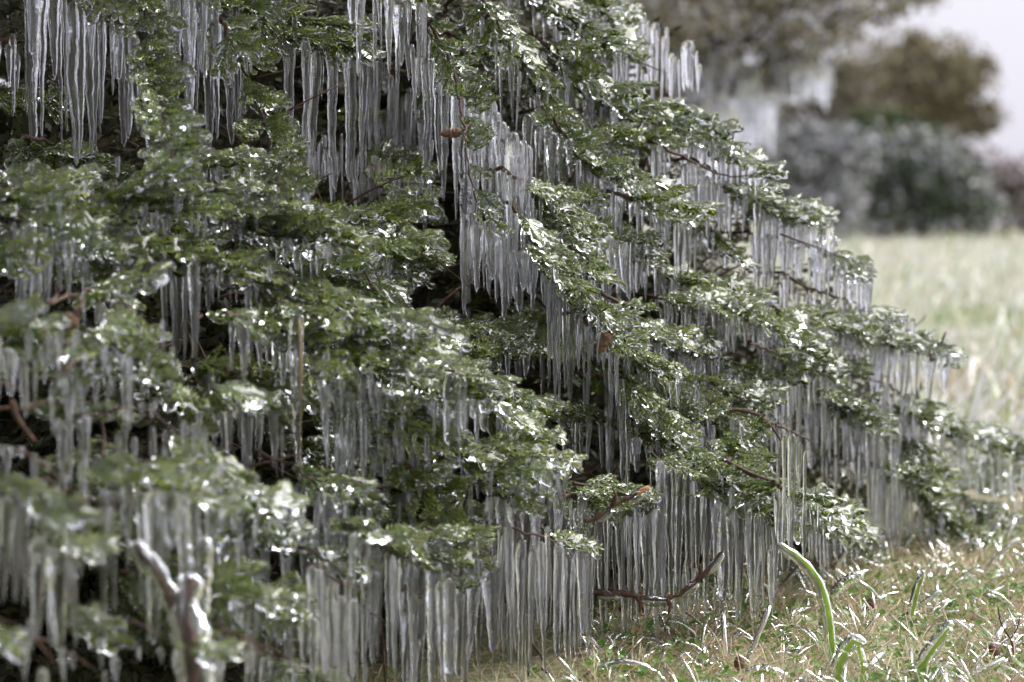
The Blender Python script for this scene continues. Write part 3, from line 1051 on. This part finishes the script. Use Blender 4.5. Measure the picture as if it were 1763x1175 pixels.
ORD = ['', 'second ', 'third ', 'fourth ', 'fifth ', 'sixth ', 'seventh ', 'eighth ', 'ninth ', 'tenth ', 'eleventh ', 'twelfth ', 'thirteenth ', 'fourteenth ', 'fifteenth ', 'sixteenth ',
       'seventeenth ', 'eighteenth ', 'nineteenth ', 'twentieth ', 'twenty-first ', 'twenty-second ', 'twenty-third ', 'twenty-fourth ', 'twenty-fifth ', 'twenty-sixth ']
small = MB()
NI = 0
for zi, (x0, x1, ta, tb, e0, e1, n, wpx, dz, desc) in enumerate(ZONES):
    xs_ = np.linspace(x0, x1, n) + (rng.uniform(-.33, .33, n) * (x1 - x0) / max(n - 1, 1) if n > 1 else 0)
    items = []
    for q, x in enumerate(xs_):
        yt = ta + (tb - ta) * q / max(n - 1, 1) + (rng.uniform(-10, 8) if desc else rng.uniform(-38, 14))
        ye = e0 + (e1 - e0) * rng.random() if rng.random() < .6 else yt + (e1 - yt) * rng.uniform(.35, .9)
        ye = max(ye, yt + 22)
        d = D(x, (yt + min(ye, yt + 60)) / 2) + dz - .035 + rng.uniform(-.028, .03)
        top = P(x, yt, d)
        L_ = (ye - yt) / F * d
        L_ = min(L_, max(.02, top[2] + .012))
        r_ = wpx / F * d * .5 * min(1.5, max(.42, rng.lognormal(-.04 if x1 < 920 else -.24, .33)))
        items.append((top, L_, r_, rng.normal(0, .026), rng.uniform(0, 1)))
    if desc is not None:       # slighter ones behind each row
        for q in range(0 if n == 6 and x0 == 500 else int(n * (.35 if x1 < 760 or n > 20 else .7))):
            u = rng.random()
            x = x0 + (x1 - x0) * u
            yt = ta + (tb - ta) * u + rng.uniform(-14, 4)
            d = D(x, yt + 30) + dz + rng.uniform(.0, .07)
            top = P(x, yt, d)
            L_ = min(((e0 + e1) / 2 - yt) * rng.uniform(.3, 1.0) / F * d, max(.02, top[2]))
            icicle_mesh(small, top, max(L_, .02), wpx / F * d * .5 * rng.uniform(.28, .7), rings=int(min(26, max(9, L_ / .007))), sides=8, lean=rng.normal(0, .015), blunt=rng.random())
    for q, (top, L_, r_, lean, blunt) in enumerate(items):
        if desc is None:
            icicle_mesh(small, top, L_, r_, rings=int(min(22, max(9, L_ / .008))), sides=8, lean=lean, blunt=blunt)
            continue
        mb = MB()
        icicle_mesh(mb, (0, 0, 0), L_, r_, lean=lean, blunt=blunt, sides=12, cloud=.35 if x1 < 560 else 2.0 if 'central' in desc and 'beyond' not in desc else 1.0)
        ob = mb.build('icicle', M_ICICLE)
        ob.location = [float(c) for c in top]
        if n == 1:
            yb = MB()
            yb.add(*tube(smooth_path([[.002, -.001, -.004], [.0035, -.001, -L_ * .35], [.002, -.0005, -L_ * .8]], 14), .0011, 6))
            yo = yb.build('stem', M_STEM)
            yo.parent = ob
            lab = 'long clear icicle with a yellow stem inside, hanging alone before the ridge'
        else:
            shape = 'blunt' if blunt > .66 else 'tapering' if blunt < .33 else 'ribbed'
            nth = n - 1 - q
            where = 'outermost' if nth == 0 else ORD[nth].strip() + ' from outer end'
            lab = f'{shape} icicle, {where} of {desc}'
        tag(ob, lab, 'icicle', 'icicles hanging from the juniper boughs')
        NI += 1
# fringe under every bough one can follow
FR = 0
for bi, (path, wood, nr) in enumerate(BOUGHS[:NMAIN]):
    if bi in HUNG or (bi >= NFOLLOW and bi % 4):
        continue
    pp = path[nr:]
    ln = np.linalg.norm(np.diff(pp, axis=0), axis=1).sum()
    run = rng.uniform(.05, .12)
    left = path[-1][0] < -.12 or project(path[-1])[0] < 720
    for q in range(int(ln / (.042 if left else .013))):
        s = rng.random()
        i = int(s * (len(pp) - 1))
        c = pp[i] + np.array([rng.uniform(-.006, .006), -rng.uniform(.0, .045), rng.uniform(-.018, .002)])
        x, y, d = project(c)
        if d < 2.3 and rng.random() < .4:
            continue
        l_ = run * (.25 + .9 * rng.random() ** 1.3) * (1.15 + .5 * math.sin(s * 9 + bi))
        l_ = min(max(l_, .015), max(.02, c[2]))
        icicle_mesh(small, c, l_, rng.uniform(.0024, .0052) * (.7 + l_ * 4), rings=int(min(20, max(8, l_ / .008))), sides=7, lean=rng.normal(0, .016), blunt=rng.uniform(0, .8))
        FR += 1
print('FRINGE', FR)

# drips under the sprays
for i in order[:1500]:
    bi, k, R, pos, vis, style = SPRAYS[i]
    if style in ('bare', 'green') or rng.random() < .45:
        continue
    for q in range(int(rng.integers(1, 3))):
        c = pos + R[:, 0] * SHAPES[k] * rng.uniform(.3, .95) + R[:, 1] * rng.uniform(-.012, .012)
        icicle_mesh(small, c - [0, 0, .002], rng.uniform(.008, .03) * (2.2 if rng.random() < .18 else 1), rng.uniform(.0022, .0042), rings=8, sides=6, lean=rng.normal(0, .02), blunt=.8)
ob = small.build('small_icicles', M_ICICLE)
tag(ob, 'mass of small icicles and drips hanging under the juniper sprays', 'icicles', kind='stuff')
print('ICICLES', NI, 'small verts', small.n)


# ------------------------------------------------------------------ brown pods hanging in the boughs
def pod(path_px, d, rmax, lab):
    w = smooth_path([P(x, y, d) for x, y in path_px], 22)
    s = np.linspace(0, 1, 22)
    rad = rmax * (np.sin(math.pi * np.clip(s, .02, .99) ** .72) ** .8 * .95 + .08) * rng.uniform(.9, 1.12, 22)
    mb = MB()
    mb.add(*tube(w, rad, 12, noise=.07), mat=0)
    o0 = w[0]
    root = mb.build('hanging_pod', M_POD, origin=o0)
    cap = MB()
    cap.add(*tube([w[0] - nrm(w[1] - w[0]) * .012 + [0, 0, .006], w[0] - nrm(w[1] - w[0]) * .005, w[0] + (w[1] - w[0]) * .5], [.0012, .0015, rmax * .55], 8))
    c = cap.build('stalk', M_DEAD, origin=o0)
    c.location = (0, 0, 0)
    c.parent = root
    tag(root, lab, 'pod', 'brown pods hanging in the juniper')


pod([(797, 226), (780, 230), (756, 231)], D(790, 230) - .085, .0062, 'pale brown spindle pod lying level beside the central frozen fall of ice')
pod([(1051, 574), (1040, 588), (1028, 610)], D(1040, 590) - .075, .0088, 'plump brown pod hanging point down from the sharp diagonal bough')
pod([(130, 541), (118, 556), (104, 572)], D(118, 556) - .085, .0085, 'dark blurred brown pod tucked among foreground icicles near the frame edge')

# ------------------------------------------------------------------ cut stem in front of the foliage, lower corner
def sleeve(mb, px, d, rw, ri, n=26, matw=0, mati=1, bend=.003):
    w = smooth_path([P(x, y, d + dd) for x, y, dd in px], n)
    mb.add(*tube(w, np.linspace(rw, rw * .75, n) * rng.uniform(.9, 1.1, n), 9, noise=.04), mat=matw)
    rr = ri * rng.uniform(.86, 1.16, n)
    rr[-2:] *= [.95, .75]
    mb.add(*tube(w + rng.normal(0, .0008, w.shape), rr, 12, noise=.04), mat=mati)
    return w


cd = D(280, 1000) - .07
base = P(300, 1175, cd)
stem = empty('cut_stem', (base[0], base[1], 0))
tag(stem, 'ice-cased brown stem with a blunt stub leaning out before the lower juniper', 'stem')


def part(mb, name, mats, root):
    ob = mb.build(name, mats)
    ob.parent = root
    ob.matrix_parent_inverse = Matrix.Translation(-root.location)
    return ob


mb = MB()
w0 = sleeve(mb, [(330, 1330, .02), (322, 1190, .01), (312, 1100, 0), (298, 1040, 0), (268, 985, -.01), (232, 938, -.02)], cd, .0038, .0092)
part(mb, 'stub', [M_BARK, M_GLAZE], stem)
mb = MB()
for a, rw, ri in (([(330, 1300, .0), (335, 1150, .0), (318, 1040, .0), (330, 1000, .01)], .006, .014),):
    w = smooth_path([P(x, y, cd + dd) for x, y, dd in a], 30)
    mb.add(*tube(w, rw * rng.uniform(.7, 1.25, 30), 9, noise=.1), mat=0)
    mb.add(*tube(w + rng.normal(0, .0012, w.shape), ri * np.repeat(rng.uniform(.75, 1.3, 10), 3) * rng.uniform(.93, 1.07, 30), 12, noise=.07), mat=1)
part(mb, 'knotted_base', [M_BARK, M_GLAZE], stem)
mb = MB()
for a, ri in (([(322, 940, .015), (324, 1000, .012), (318, 1060, .01)], .0055), ([(352, 930, .02), (350, 1000, .02), (342, 1090, .015)], .008)):
    w = smooth_path([P(x, y, cd + dd) for x, y, dd in a], 24)
    mb.add(*tube(w, ri * rng.uniform(.8, 1.2, 24), 12, noise=.06))
part(mb, 'ice_slab', [M_ICICLE], stem)
# rusty bare branches low in the plant: parts of the juniper
for px, d in (([(600, 1010), (640, 940), (665, 1010), (700, 1040)], D(650, 980) + .05), ([(690, 1010), (720, 970), (745, 955)], D(720, 980) + .06), ([(790, 930), (800, 870), (808, 850)], D(800, 900) - .02),
              ([(900, 1000), (925, 860), (915, 800)], D(910, 900) + .06), ([(965, 830), (1010, 815), (1035, 800)], D(1000, 820) + .14), ([(985, 790), (1040, 830), (1065, 800)], D(1000, 820) + .16),
              ([(1235, 705), (1280, 708), (1318, 722), (1345, 760)], D(1280, 710) - .05), ([(1600, 620), (1618, 596), (1628, 572)], D(1600, 600) - .02), ([(670, 120), (690, 95), (668, 60)], D(680, 100) + .05),
              ([(560, 520), (480, 545), (420, 560)], D(480, 540) + .1), ([(20, 690), (30, 720), (60, 760)], D(30, 720) - .05)):
    mb = MB()
    w = smooth_path([P(x, y, d) for x, y in px], 18)
    mb.add(*tube(w, np.linspace(.0030, .0014, 18) * rng.uniform(.75, 1.3, 18), 7, noise=.1), mat=0)
    ob = mb.build('bare_twig', [M_DEAD, M_GLAZE])
    ob.parent = juniper
    ob.matrix_parent_inverse = JINV

# ------------------------------------------------------------------ lawn growth
def plain(name, c, rough=.6, trans=0.0, vary=.35, scale=30):
    m, t, o = new_mat(name)
    L = t.links.new
    geo = N(t, 'ShaderNodeNewGeometry')
    n1 = N(t, 'ShaderNodeTexNoise', Scale=scale, Detail=2.0)
    L(geo.outputs['Position'], n1.inputs['Vector'])
    r = ramp(t, [(.3, tuple(x * (1 - vary) for x in c)), (.7, tuple(min(.95, x * (1 + vary)) for x in c))])
    L(n1.outputs['Fac'], r.inputs[0])
    p = N(t, 'ShaderNodeBsdfPrincipled', Roughness=rough)
    L(r.outputs[0], p.inputs['Base Color'])
    last = p
    if trans:
        tr = N(t, 'ShaderNodeBsdfTranslucent')
        L(r.outputs[0], tr.inputs['Color'])
        ms = N(t, 'ShaderNodeMixShader')
        ms.inputs[0].default_value = trans
        L(p.outputs[0], ms.inputs[1])
        L(tr.outputs[0], ms.inputs[2])
        last = ms
    L(last.outputs[0], o.inputs['Surface'])
    return m


M_TAN = plain('dry_grass', (.50, .39, .26), .6, .25)
M_GREEN = plain('green_grass', (.14, .26, .035), .45, .35)
M_LONG = plain('fresh_blade', (.26, .42, .035), .4, .35)
M_CLOVER = plain('weed_leaf', (.10, .22, .02), .4, .3)
M_PALE = plain('rimed_grass', (.76, .77, .70), .25, .3, .3)
M_PALEG = plain('rimed_green_grass', (.40, .47, .22), .3, .3, .3)

mb = MB()
strip_q = np.array([(0, 1, 3, 2), (2, 3, 5, 4), (4, 5, 7, 6)])


def blade(mb, base, az, el, ln, wd, mat, ice=0.0, curl=0.0, nseg=4, sides=6, icemat=2):
    s = np.linspace(0, 1, nseg)
    e = el - curl * s
    d = np.stack([np.cos(e) * math.cos(az), np.cos(e) * math.sin(az), np.sin(e)], 1)
    p = base + np.concatenate([[[0, 0, 0]], np.cumsum(d[:-1] * ln / (nseg - 1), 0)])
    sd = np.array([-math.sin(az), math.cos(az), 0]) * wd * .5
    tw = np.array([math.cos(az), math.sin(az), 0]) * 0
    k = np.linspace(1, .35, nseg)[:, None]
    V = np.empty((nseg * 2, 3))
    V[0::2] = p - (sd + [0, 0, wd * .25]) * k + tw
    V[1::2] = p + (sd + [0, 0, wd * .25]) * k
    Qs = np.array([(2 * i, 2 * i + 1, 2 * i + 3, 2 * i + 2) for i in range(nseg - 1)])
    mb.add(V, Q=Qs, mat=mat)
    if ice:
        mb.add(*tube(p, ice * rng.uniform(.8, 1.25, nseg) * np.linspace(1, .85, nseg), sides), mat=icemat)


def lawn_point(d0, d1, pw=1.0):
    d = (d0 ** pw + (d1 ** pw - d0 ** pw) * rng.random()) ** (1 / pw)
    return d


for c in range(1050):
    d = lawn_point(2.55, 6.6, .35)
    cx = rng.uniform(.03, .26) * d
    if cx < .07 * d and d > 3.5:
        continue
    laz = rng.uniform(0, 6.28)
    for q in range(int(rng.integers(12, 30))):
        az = laz + rng.normal(0, 1.1)
        blade(mb, np.array([cx + rng.normal(0, .016), d + rng.normal(0, .018), rng.uniform(0, .008)]), az, math.radians(rng.uniform(15, 68)), rng.uniform(.025, .068), rng.uniform(.0011, .0024), int(rng.random() < .27),
              rng.uniform(.0011, .0020) if rng.random() < .11 else 0, rng.uniform(.2, 1.5))
for i in range(60):
    d = lawn_point(2.6, 5.5, .35)
    x = rng.uniform(.01, .25) * d
    if x < .06 * d and d > 3.3:
        continue
    blade(mb, np.array([x, d, rng.uniform(0, .012)]), rng.normal(.6, .9), math.radians(rng.uniform(12, 62)), rng.uniform(.035, .085), rng.uniform(.0025, .0045), int(rng.random() < .45), rng.uniform(.0030, .0046), rng.uniform(-.2, .8), nseg=5, sides=8)
for i in range(14000):
    d = lawn_point(2.5, 8.0, .3)
    x = rng.uniform(-.16 if d < 3.4 else .02, .26) * d
    blade(mb, np.array([x, d, rng.uniform(0, .012)]), rng.uniform(0, 6.28), math.radians(abs(rng.normal(0, 24)) + 2), rng.uniform(.02, .06), rng.uniform(.0010, .0022), 0 if rng.random() < .72 else 1, 0, rng.uniform(-.4, .8))
near = tag(mb.build('iced_grass', [M_TAN, M_GREEN, M_GRASSICE]), 'tan and green grass blades in clear ice sleeves', 'grass', kind='stuff')

mb = MB()
for c in range(260):
    d = lawn_point(2.6, 6.5, .4)
    cx, cyy = rng.uniform(.02, .25) * d, d
    for q in range(int(rng.integers(8, 26))):
        ctr = np.array([cx + rng.normal(0, .03), cyy + rng.normal(0, .04), rng.uniform(.008, .028)])
        n_ = nrm(np.array([rng.normal(0, .4), rng.normal(-.3, .4), 1]))
        u_ = nrm(np.cross(n_, [rng.normal(), rng.normal(), .1]))
        v_ = np.cross(n_, u_)
        a_ = np.linspace(0, 2 * math.pi, 7, endpoint=False)
        rr = rng.uniform(.003, .007)
        V = np.vstack([ctr - n_ * rr * .25, ctr + rr * (np.cos(a_)[:, None] * u_ + .8 * np.sin(a_)[:, None] * v_)])
        mb.add(V, T=[(0, 1 + j, 1 + (j + 1) % 7) for j in range(7)], mat=0)
tag(mb.build('ground_weeds', [M_CLOVER]), 'small round green weed leaves low in the grass', 'weeds', kind='stuff')

mb = MB()
for i in range(52000):
    d = lawn_point(5.2, 72, -.15)
    x = rng.uniform(.055, .30) * d
    sc = (1 + max(0, d - 8) * .035) * (1.9 if rng.random() < .08 else 1)
    pr = [.60, .22, .12, .06]
    if (x / d - .185) ** 2 / .0006 + (d - 7.6) ** 2 / 1.2 < 1:
        pr = [.4, .12, .42, .06]
    elif (x / d - .19) ** 2 / .0006 + (d - 12.6) ** 2 / 1.0 < 1:
        pr = [.2, .3, .1, .4]
    blade(mb, np.array([x, d, 0.0]), rng.normal(.5, .9), math.radians(rng.uniform(18, 70)), rng.uniform(.05, .13) * sc, rng.uniform(.004, .009) * sc, int(rng.choice([0, 1, 2, 3], p=pr)), 0, rng.uniform(-.2, .8), nseg=3)
tag(mb.build('far_grass', [M_PALE, M_PALEG, M_TAN, M_GREEN]), 'pale ice-covered grass of the far lawn', 'grass', kind='stuff')


# ------------------------------------------------------------------ single plants in front
def long_blade(px, d, wd, ice, lab, mat=None, name='grass_blade', grp='tall ice-cased grass blades'):
    w = smooth_path([P(x, y, d + dd) for x, y, dd in px], 36)
    o0 = w[0]
    tg = np.gradient(w, axis=0)
    tg /= np.linalg.norm(tg, axis=1)[:, None]
    sd = np.cross(tg, [0.25, 1, 0.1])
    sd /= np.linalg.norm(sd, axis=1)[:, None]
    k = np.interp(np.linspace(0, 1, 36), [0, .3, .8, 1], [.8, 1, .75, .2])[:, None]
    b = MB()
    V = np.empty((108, 3))
    V[0::3] = w - sd * wd * .5 * k
    V[1::3] = w + np.array([0, wd * .22, 0])
    V[2::3] = w + sd * wd * .5 * k
    Qs = [(3 * i + j, 3 * i + j + 1, 3 * i + j + 4, 3 * i + j + 3) for i in range(35) for j in (0, 1)]
    b.add(V, Q=Qs)
    root = b.build(name, mat or M_LONG, origin=o0)
    tag(root, lab, 'grass', grp)
    b = MB()
    r_ = np.interp(np.linspace(0, 1, 36), [0, .5, .9, 1], [1, 1.05, .9, .55]) * ice * rng.uniform(.93, 1.08, 36)
    b.add(*tube(w + sd * wd * .35 + rng.normal(0, .0004, w.shape), r_, 14, squash=.8))
    c = b.build('ice_sleeve', M_GLAZE, origin=o0)
    c.location = (0, 0, 0)
    c.parent = root


long_blade([(1436, 1200, 0), (1434, 1120, 0), (1426, 1050, 0), (1410, 1000, 0), (1382, 965, 0), (1344, 936, -.01)], 2.88, .0070, .0066, 'tall arching green grass blade in a thick ice sleeve')
long_blade([(1438, 1195, 0), (1450, 1140, 0), (1468, 1108, 0), (1488, 1112, 0)], 2.80, .009, .0082, 'short bent green blade curling over beside the tall arching one')
long_blade([(1484, 1200, 0), (1486, 1150, 0), (1474, 1100, 0)], 2.82, .006, .0075, 'stubby upright iced blade just behind the bent green blade')
long_blade([(1436, 1025, .06), (1455, 1005, .06), (1486, 990, .06)], 3.05, .005, .008, 'olive iced blade leaning out behind the tall arching one')
long_blade([(1000, 1185, 0), (1040, 1158, 0), (1080, 1150, 0), (1120, 1162, 0), (1150, 1190, 0)], 2.86, .008, .0095, 'iced green blade bowed into a low arch under the icicles')
long_blade([(1288, 1163, 0), (1320, 1158, 0), (1356, 1172, 0)], 2.86, .007, .0085, 'pale iced blade lying nearly flat at the bottom edge')
long_blade([(1570, 1062, 0), (1580, 1020, 0), (1592, 985, 0)], 3.1, .005, .0055, 'thin upright green blade standing alone in the tan grass')
long_blade([(1680, 990, 0), (1700, 950, 0), (1722, 905, 0)], 4.0, .007, .008, 'slanting iced blade beside the lowest juniper bough')
long_blade([(1575, 1175, 0), (1600, 1130, 0), (1640, 1075, 0)], 2.85, .006, .0085, 'slanting ice-cased blade at the bottom edge of the lawn')


def rosette(px, py, n, ln, lab, name='weed_rosette'):
    # stands on the ground
    k = (py - H / 2) / F
    d = CAMZ / (k * cp + sp_)
    c = P(px, py, d)
    c[2] = .004
    b = MB()
    for i in range(n):
        az = 2 * math.pi * i / n + rng.normal(0, .25)
        el = math.radians(rng.uniform(25, 65))
        l_ = ln * rng.uniform(.7, 1.15)
        s = np.linspace(0, 1, 6)
        e = el - 0.9 * s
        dirs = np.stack([np.cos(e) * math.cos(az), np.cos(e) * math.sin(az), np.sin(e)], 1)
        p = c + np.concatenate([[[0, 0, 0]], np.cumsum(dirs[:-1] * l_ / 5, 0)])
        sd = np.array([-math.sin(az), math.cos(az), 0])
        wd = l_ * .26 * np.array([.15, .6, 1, .95, .6, .1]) * rng.uniform(.8, 1.2)
        V = np.empty((18, 3))
        V[0::3] = p - sd * wd[:, None] + [0, 0, .002]
        V[1::3] = p
        V[2::3] = p + sd * wd[:, None] + [0, 0, .002]
        b.add(V, Q=[(3 * q + j, 3 * q + j + 1, 3 * q + j + 4, 3 * q + j + 3) for q in range(5) for j in (0, 1)])
    tag(b.build(name, M_CLOVER, origin=c), lab, 'weed')


rosette(1702, 1040, 9, .034, 'bright green broad-leaved weed rosette by the frame edge')
rosette(1565, 1028, 7, .022, 'small green weed tuft between tan blades below the black gap')
rosette(1640, 1060, 7, .018, 'low green weed between the rosette and the brown fallen leaf')
rosette(1690, 1152, 6, .018, 'small green weed at the bottom edge of the lawn')
rosette(1590, 1080, 6, .020, 'green weed sprig standing in the middle of the tan grass')


def ground(px, py):
    k = (py - H / 2) / F
    return P(px, py, CAMZ / (k * cp + sp_))


def dead_leaf(px, py, sz, lab):
    c = ground(px, py) + np.array([0, -.02, .022])
    b = MB()
    u = np.linspace(-1, 1, 7)
    V, Qs = [], []
    rot = rng.uniform(0, 3)
    for i, a in enumerate(u):
        wd = (1 - a * a) ** .6 * .62 + .03
        for j, q in enumerate((-1, -.5, 0, .5, 1)):
            xx, yy = a * sz, q * wd * sz
            zz = sz * (.35 * q * q + .2 * a * a + rng.normal(0, .03))
            V.append(c + np.array([xx * math.cos(rot) - yy * math.sin(rot), zz - sz * .2, (xx * math.sin(rot) + yy * math.cos(rot))]))
    for i in range(6):
        for j in range(4):
            Qs.append((5 * i + j, 5 * i + j + 1, 5 * i + j + 6, 5 * i + j + 5))
    b.add(V, Q=Qs)
    ob = b.build('fallen_leaf', M_DEADLEAF, origin=c)
    md = ob.modifiers.new('thick', 'SOLIDIFY')
    md.thickness = .0008
    tag(ob, lab, 'leaf', 'brown fallen leaves')


M_DEADLEAF = plain('dead_leaf', (.13, .055, .038), .55, .1, .4, 200)
dead_leaf(1495, 1064, .0105, 'round dark brown fallen leaf caught upright in the iced grass')
dead_leaf(1706, 1148, .010, 'dark brown curled leaf at the bottom corner of the lawn')
dead_leaf(1270, 1168, .009, 'reddish brown leaf lying under the tall icicles at the bottom edge')
b = MB()
pt = ground(1748, 1150)
w = smooth_path([pt, pt + [-.004, 0, .03], pt + [-.018, .0, .055], pt + [-.022, 0, .075]], 14)
b.add(*tube(w, np.linspace(.0016, .0008, 14), 6))
b.add(*tube([w[6], w[6] + [.008, 0, .012], w[6] + [.012, 0, .028]], [.001, .0008, .0006], 5))
tag(b.build('fallen_twig', M_DEAD, origin=pt), 'thin dark forked twig sticking up out of the lawn', 'twig')

# ------------------------------------------------------------------ far shrubs and trees
def cards(mb, C, size, r, mat, flat=.0, up=0.0):
    """small leaf-sized faces with random attitude at points C"""
    n = len(C)
    u = r.normal(0, 1, (n, 3))
    u[:, 2] += up
    u /= np.linalg.norm(u, axis=1)[:, None]
    v = np.cross(u, r.normal(0, 1, (n, 3)))
    v /= np.linalg.norm(v, axis=1)[:, None]
    s = size * r.uniform(.5, 1.4, n)[:, None]
    V = np.stack([C - u * s, C + v * s * .55, C + u * s, C - v * s * .55], 1).reshape(-1, 3)
    mb.add(V, Q=np.arange(4 * n).reshape(-1, 4), mat=mat if np.isscalar(mat) else np.asarray(mat, np.int32))


def blob(r, n, c, rad, hollow=.35):
    q = r.normal(0, 1, (n, 3))
    q /= np.linalg.norm(q, axis=1)[:, None]
    k = (hollow + (1 - hollow) * r.random(n)) ** .6
    return np.array(c) + q * k[:, None] * np.array(rad)


M_HEDGE = plain('shrub_leaf', (.065, .095, .045), .5, .1, .5, 3)
M_RIME = plain('rime', (.50, .50, .54), .3, .3, .2, 5)
M_BROWN = plain('brown_foliage', (.29, .262, .165), .6, .2, .35, 2)
M_BROWND = plain('umber_foliage', (.15, .13, .085), .6, .2, .35, 2)
M_EVER = plain('evergreen_foliage', (.05, .085, .02), .5, .2, .4, 2)
M_PINK = plain('reddish_twigs', (.26, .17, .17), .6, .2, .3, 3)


def far_plant(name, lab, cat, d, clumps, mats, size, seed, n, trunk=None, grp=None, part_names=('trunk', 'crown'), icicles=None):
    """clumps: (px, py, half width px, half height px); built as clump volumes at depth d"""
    r = np.random.default_rng(seed)
    gx = np.mean([c[0] for c in clumps])
    w0 = P(gx, 500, d)
    root = empty(name, (w0[0], w0[1], 0))
    tag(root, lab, cat, grp)
    mb = MB()
    tot = sum(c[2] * c[3] for c in clumps)
    for (px, py, hw, hh) in clumps:
        c = P(px, py, d + r.uniform(-.5, .5) * hw / F * d)
        a, b_ = hw / F * d, hh / F * d
        m_ = max(20, int(n * hw * hh / tot))
        k_ = max(3, m_ // 60)
        sub = blob(r, k_, c, (a * .85, a * .7, b_ * .85), .1)
        pts = np.vstack([blob(r, m_ // k_ + 1, s_, (a * .34, a * .34, b_ * .34), 0) for s_ in sub])
        pts[:, 2] = np.maximum(pts[:, 2], .02)
        loose = blob(r, max(4, len(pts) // 7), c, (a * 1.22, a, b_ * 1.25), .5)
        pts = np.vstack([pts, loose])
        pts[:, 2] = np.maximum(pts[:, 2], .02)
        cards(mb, pts, size, r, r.choice(len(mats), len(pts), p=[q[1] for q in mats]))
    tr = MB()
    tb = trunk or (gx, .12)
    t0 = P(tb[0], 500, d)
    t0[2] = 0
    top = P(clumps[0][0], clumps[0][1], d)
    tr.add(*tube(smooth_path([t0, t0 * .6 + top * .4 + [tb[1], 0, 0], top], 14), np.linspace(tb[1], tb[1] * .35, 14), 10, noise=.05))
    for (px, py, hw, hh) in clumps:
        c = P(px, py, d)
        st = t0 * .55 + top * .45
        tr.add(*tube(smooth_path([st, (st + c) / 2 + [0, 0, -.03 * d / 16], c], 10), np.linspace(tb[1] * .28, tb[1] * .06, 10), 7))
    part(tr, part_names[0], M_BARK, root)
    part(mb, part_names[1], [q[0] for q in mats], root)
    if icicles:
        ic = MB()
        for (x0, x1, y0, y1, l0, l1, cnt, wd) in icicles:
            for q in range(cnt):
                t = r.random()
                x = x0 + (x1 - x0) * t
                y = y0 + (y1 - y0) * t + r.uniform(-25, 25)
                icicle_mesh(ic, P(x, y, d + r.uniform(-.5, .5)), r.uniform(l0, l1) / F * d, wd / F * d * r.uniform(.6, 1.2), rings=7, sides=6, lean=r.normal(0, .03))
        o_ = part(ic, 'icicle_fringe', M_ICICLE, root)
        o_['kind'] = 'stuff'
    return root


far_plant('overhanging_tree', 'large brown-leaved tree hung with white icicles above the juniper slope', 'tree', 16,
          [(1230, -120, 200, 140), (1120, 20, 110, 70), (1260, 40, 120, 70), (1370, 70, 90, 55), (1400, -20, 120, 60), (1330, 130, 80, 45), (1230, 110, 90, 60), (1470, 20, 100, 40), (1320, -10, 140, 60), (1570, -5, 70, 28), (1410, 60, 100, 50), (1180, 40, 130, 80), (1520, -10, 90, 30), (1180, 100, 60, 60), (1030, -60, 150, 90)],
          [(M_BROWN, .55), (M_BROWND, .12), (M_RIME, .33)], .024, 5, 22000, trunk=(960, .14), icicles=[(1160, 1330, 80, 150, 60, 130, 70, 9), (1190, 1300, 170, 190, 50, 110, 26, 9), (1330, 1430, 120, 110, 30, 70, 60, 8)])
far_plant('brown_tree', 'broad round brown tree standing alone behind the frosted shrub', 'tree', 82,
          [(1560, 150, 125, 88), (1500, 165, 95, 75), (1640, 145, 75, 75), (1590, 100, 85, 50), (1450, 190, 70, 50), (1690, 130, 36, 40), (1680, 205, 50, 40), (1560, 215, 130, 40)],
          [(M_BROWN, .68), (M_BROWND, .32)], .10, 6, 20000, trunk=(1570, .22))
far_plant('brown_tree', 'lower umber tree beside the juniper slope under the icicle-hung branches', 'tree', 78,
          [(1340, 195, 95, 60), (1420, 185, 80, 60), (1300, 220, 75, 60), (1400, 240, 110, 45), (1480, 200, 80, 60), (1390, 150, 70, 45), (1450, 150, 60, 50)], [(M_BROWND, .5), (M_BROWN, .4), (M_RIME, .1)], .10, 7, 11000, trunk=(1340, .18))
far_plant('evergreen_shrub', 'small dark green evergreen peeping over the frosted shrub', 'shrub', 76,
          [(1510, 215, 60, 26), (1590, 235, 40, 22), (1480, 245, 50, 30)], [(M_EVER, 1.0)], .12, 8, 1900, trunk=(1510, .1), part_names=('stem', 'foliage'))
far_plant('frosted_shrub', 'wide dark grey-green shrub streaked with white rime at the lawn edge', 'shrub', 68,
          [(1550, 300, 120, 80), (1470, 320, 90, 75), (1640, 330, 75, 70), (1560, 370, 140, 50), (1690, 370, 50, 45), (1450, 380, 90, 40)], [(M_HEDGE, .64), (M_RIME, .36)], .12, 9, 15000, trunk=(1560, .12), part_names=('stem', 'foliage'))
far_plant('frosted_shrub', 'grey shrub thick with rime between the juniper slope and the darker shrub', 'shrub', 60,
          [(1370, 275, 90, 70), (1330, 310, 80, 80), (1420, 330, 70, 85), (1400, 380, 90, 45), (1450, 260, 60, 45)], [(M_HEDGE, .35), (M_RIME, .65)], .11, 10, 10000, trunk=(1370, .12), part_names=('stem', 'foliage'))
far_plant('reddish_shrub', 'pinkish bare shrub dusted with rime at the frame edge behind the lawn', 'shrub', 85,
          [(1730, 320, 70, 48), (1780, 350, 60, 60), (1680, 275, 50, 25)], [(M_PINK, .55), (M_RIME, .45)], .15, 11, 3600, trunk=(1730, .1), part_names=('stem', 'foliage'))
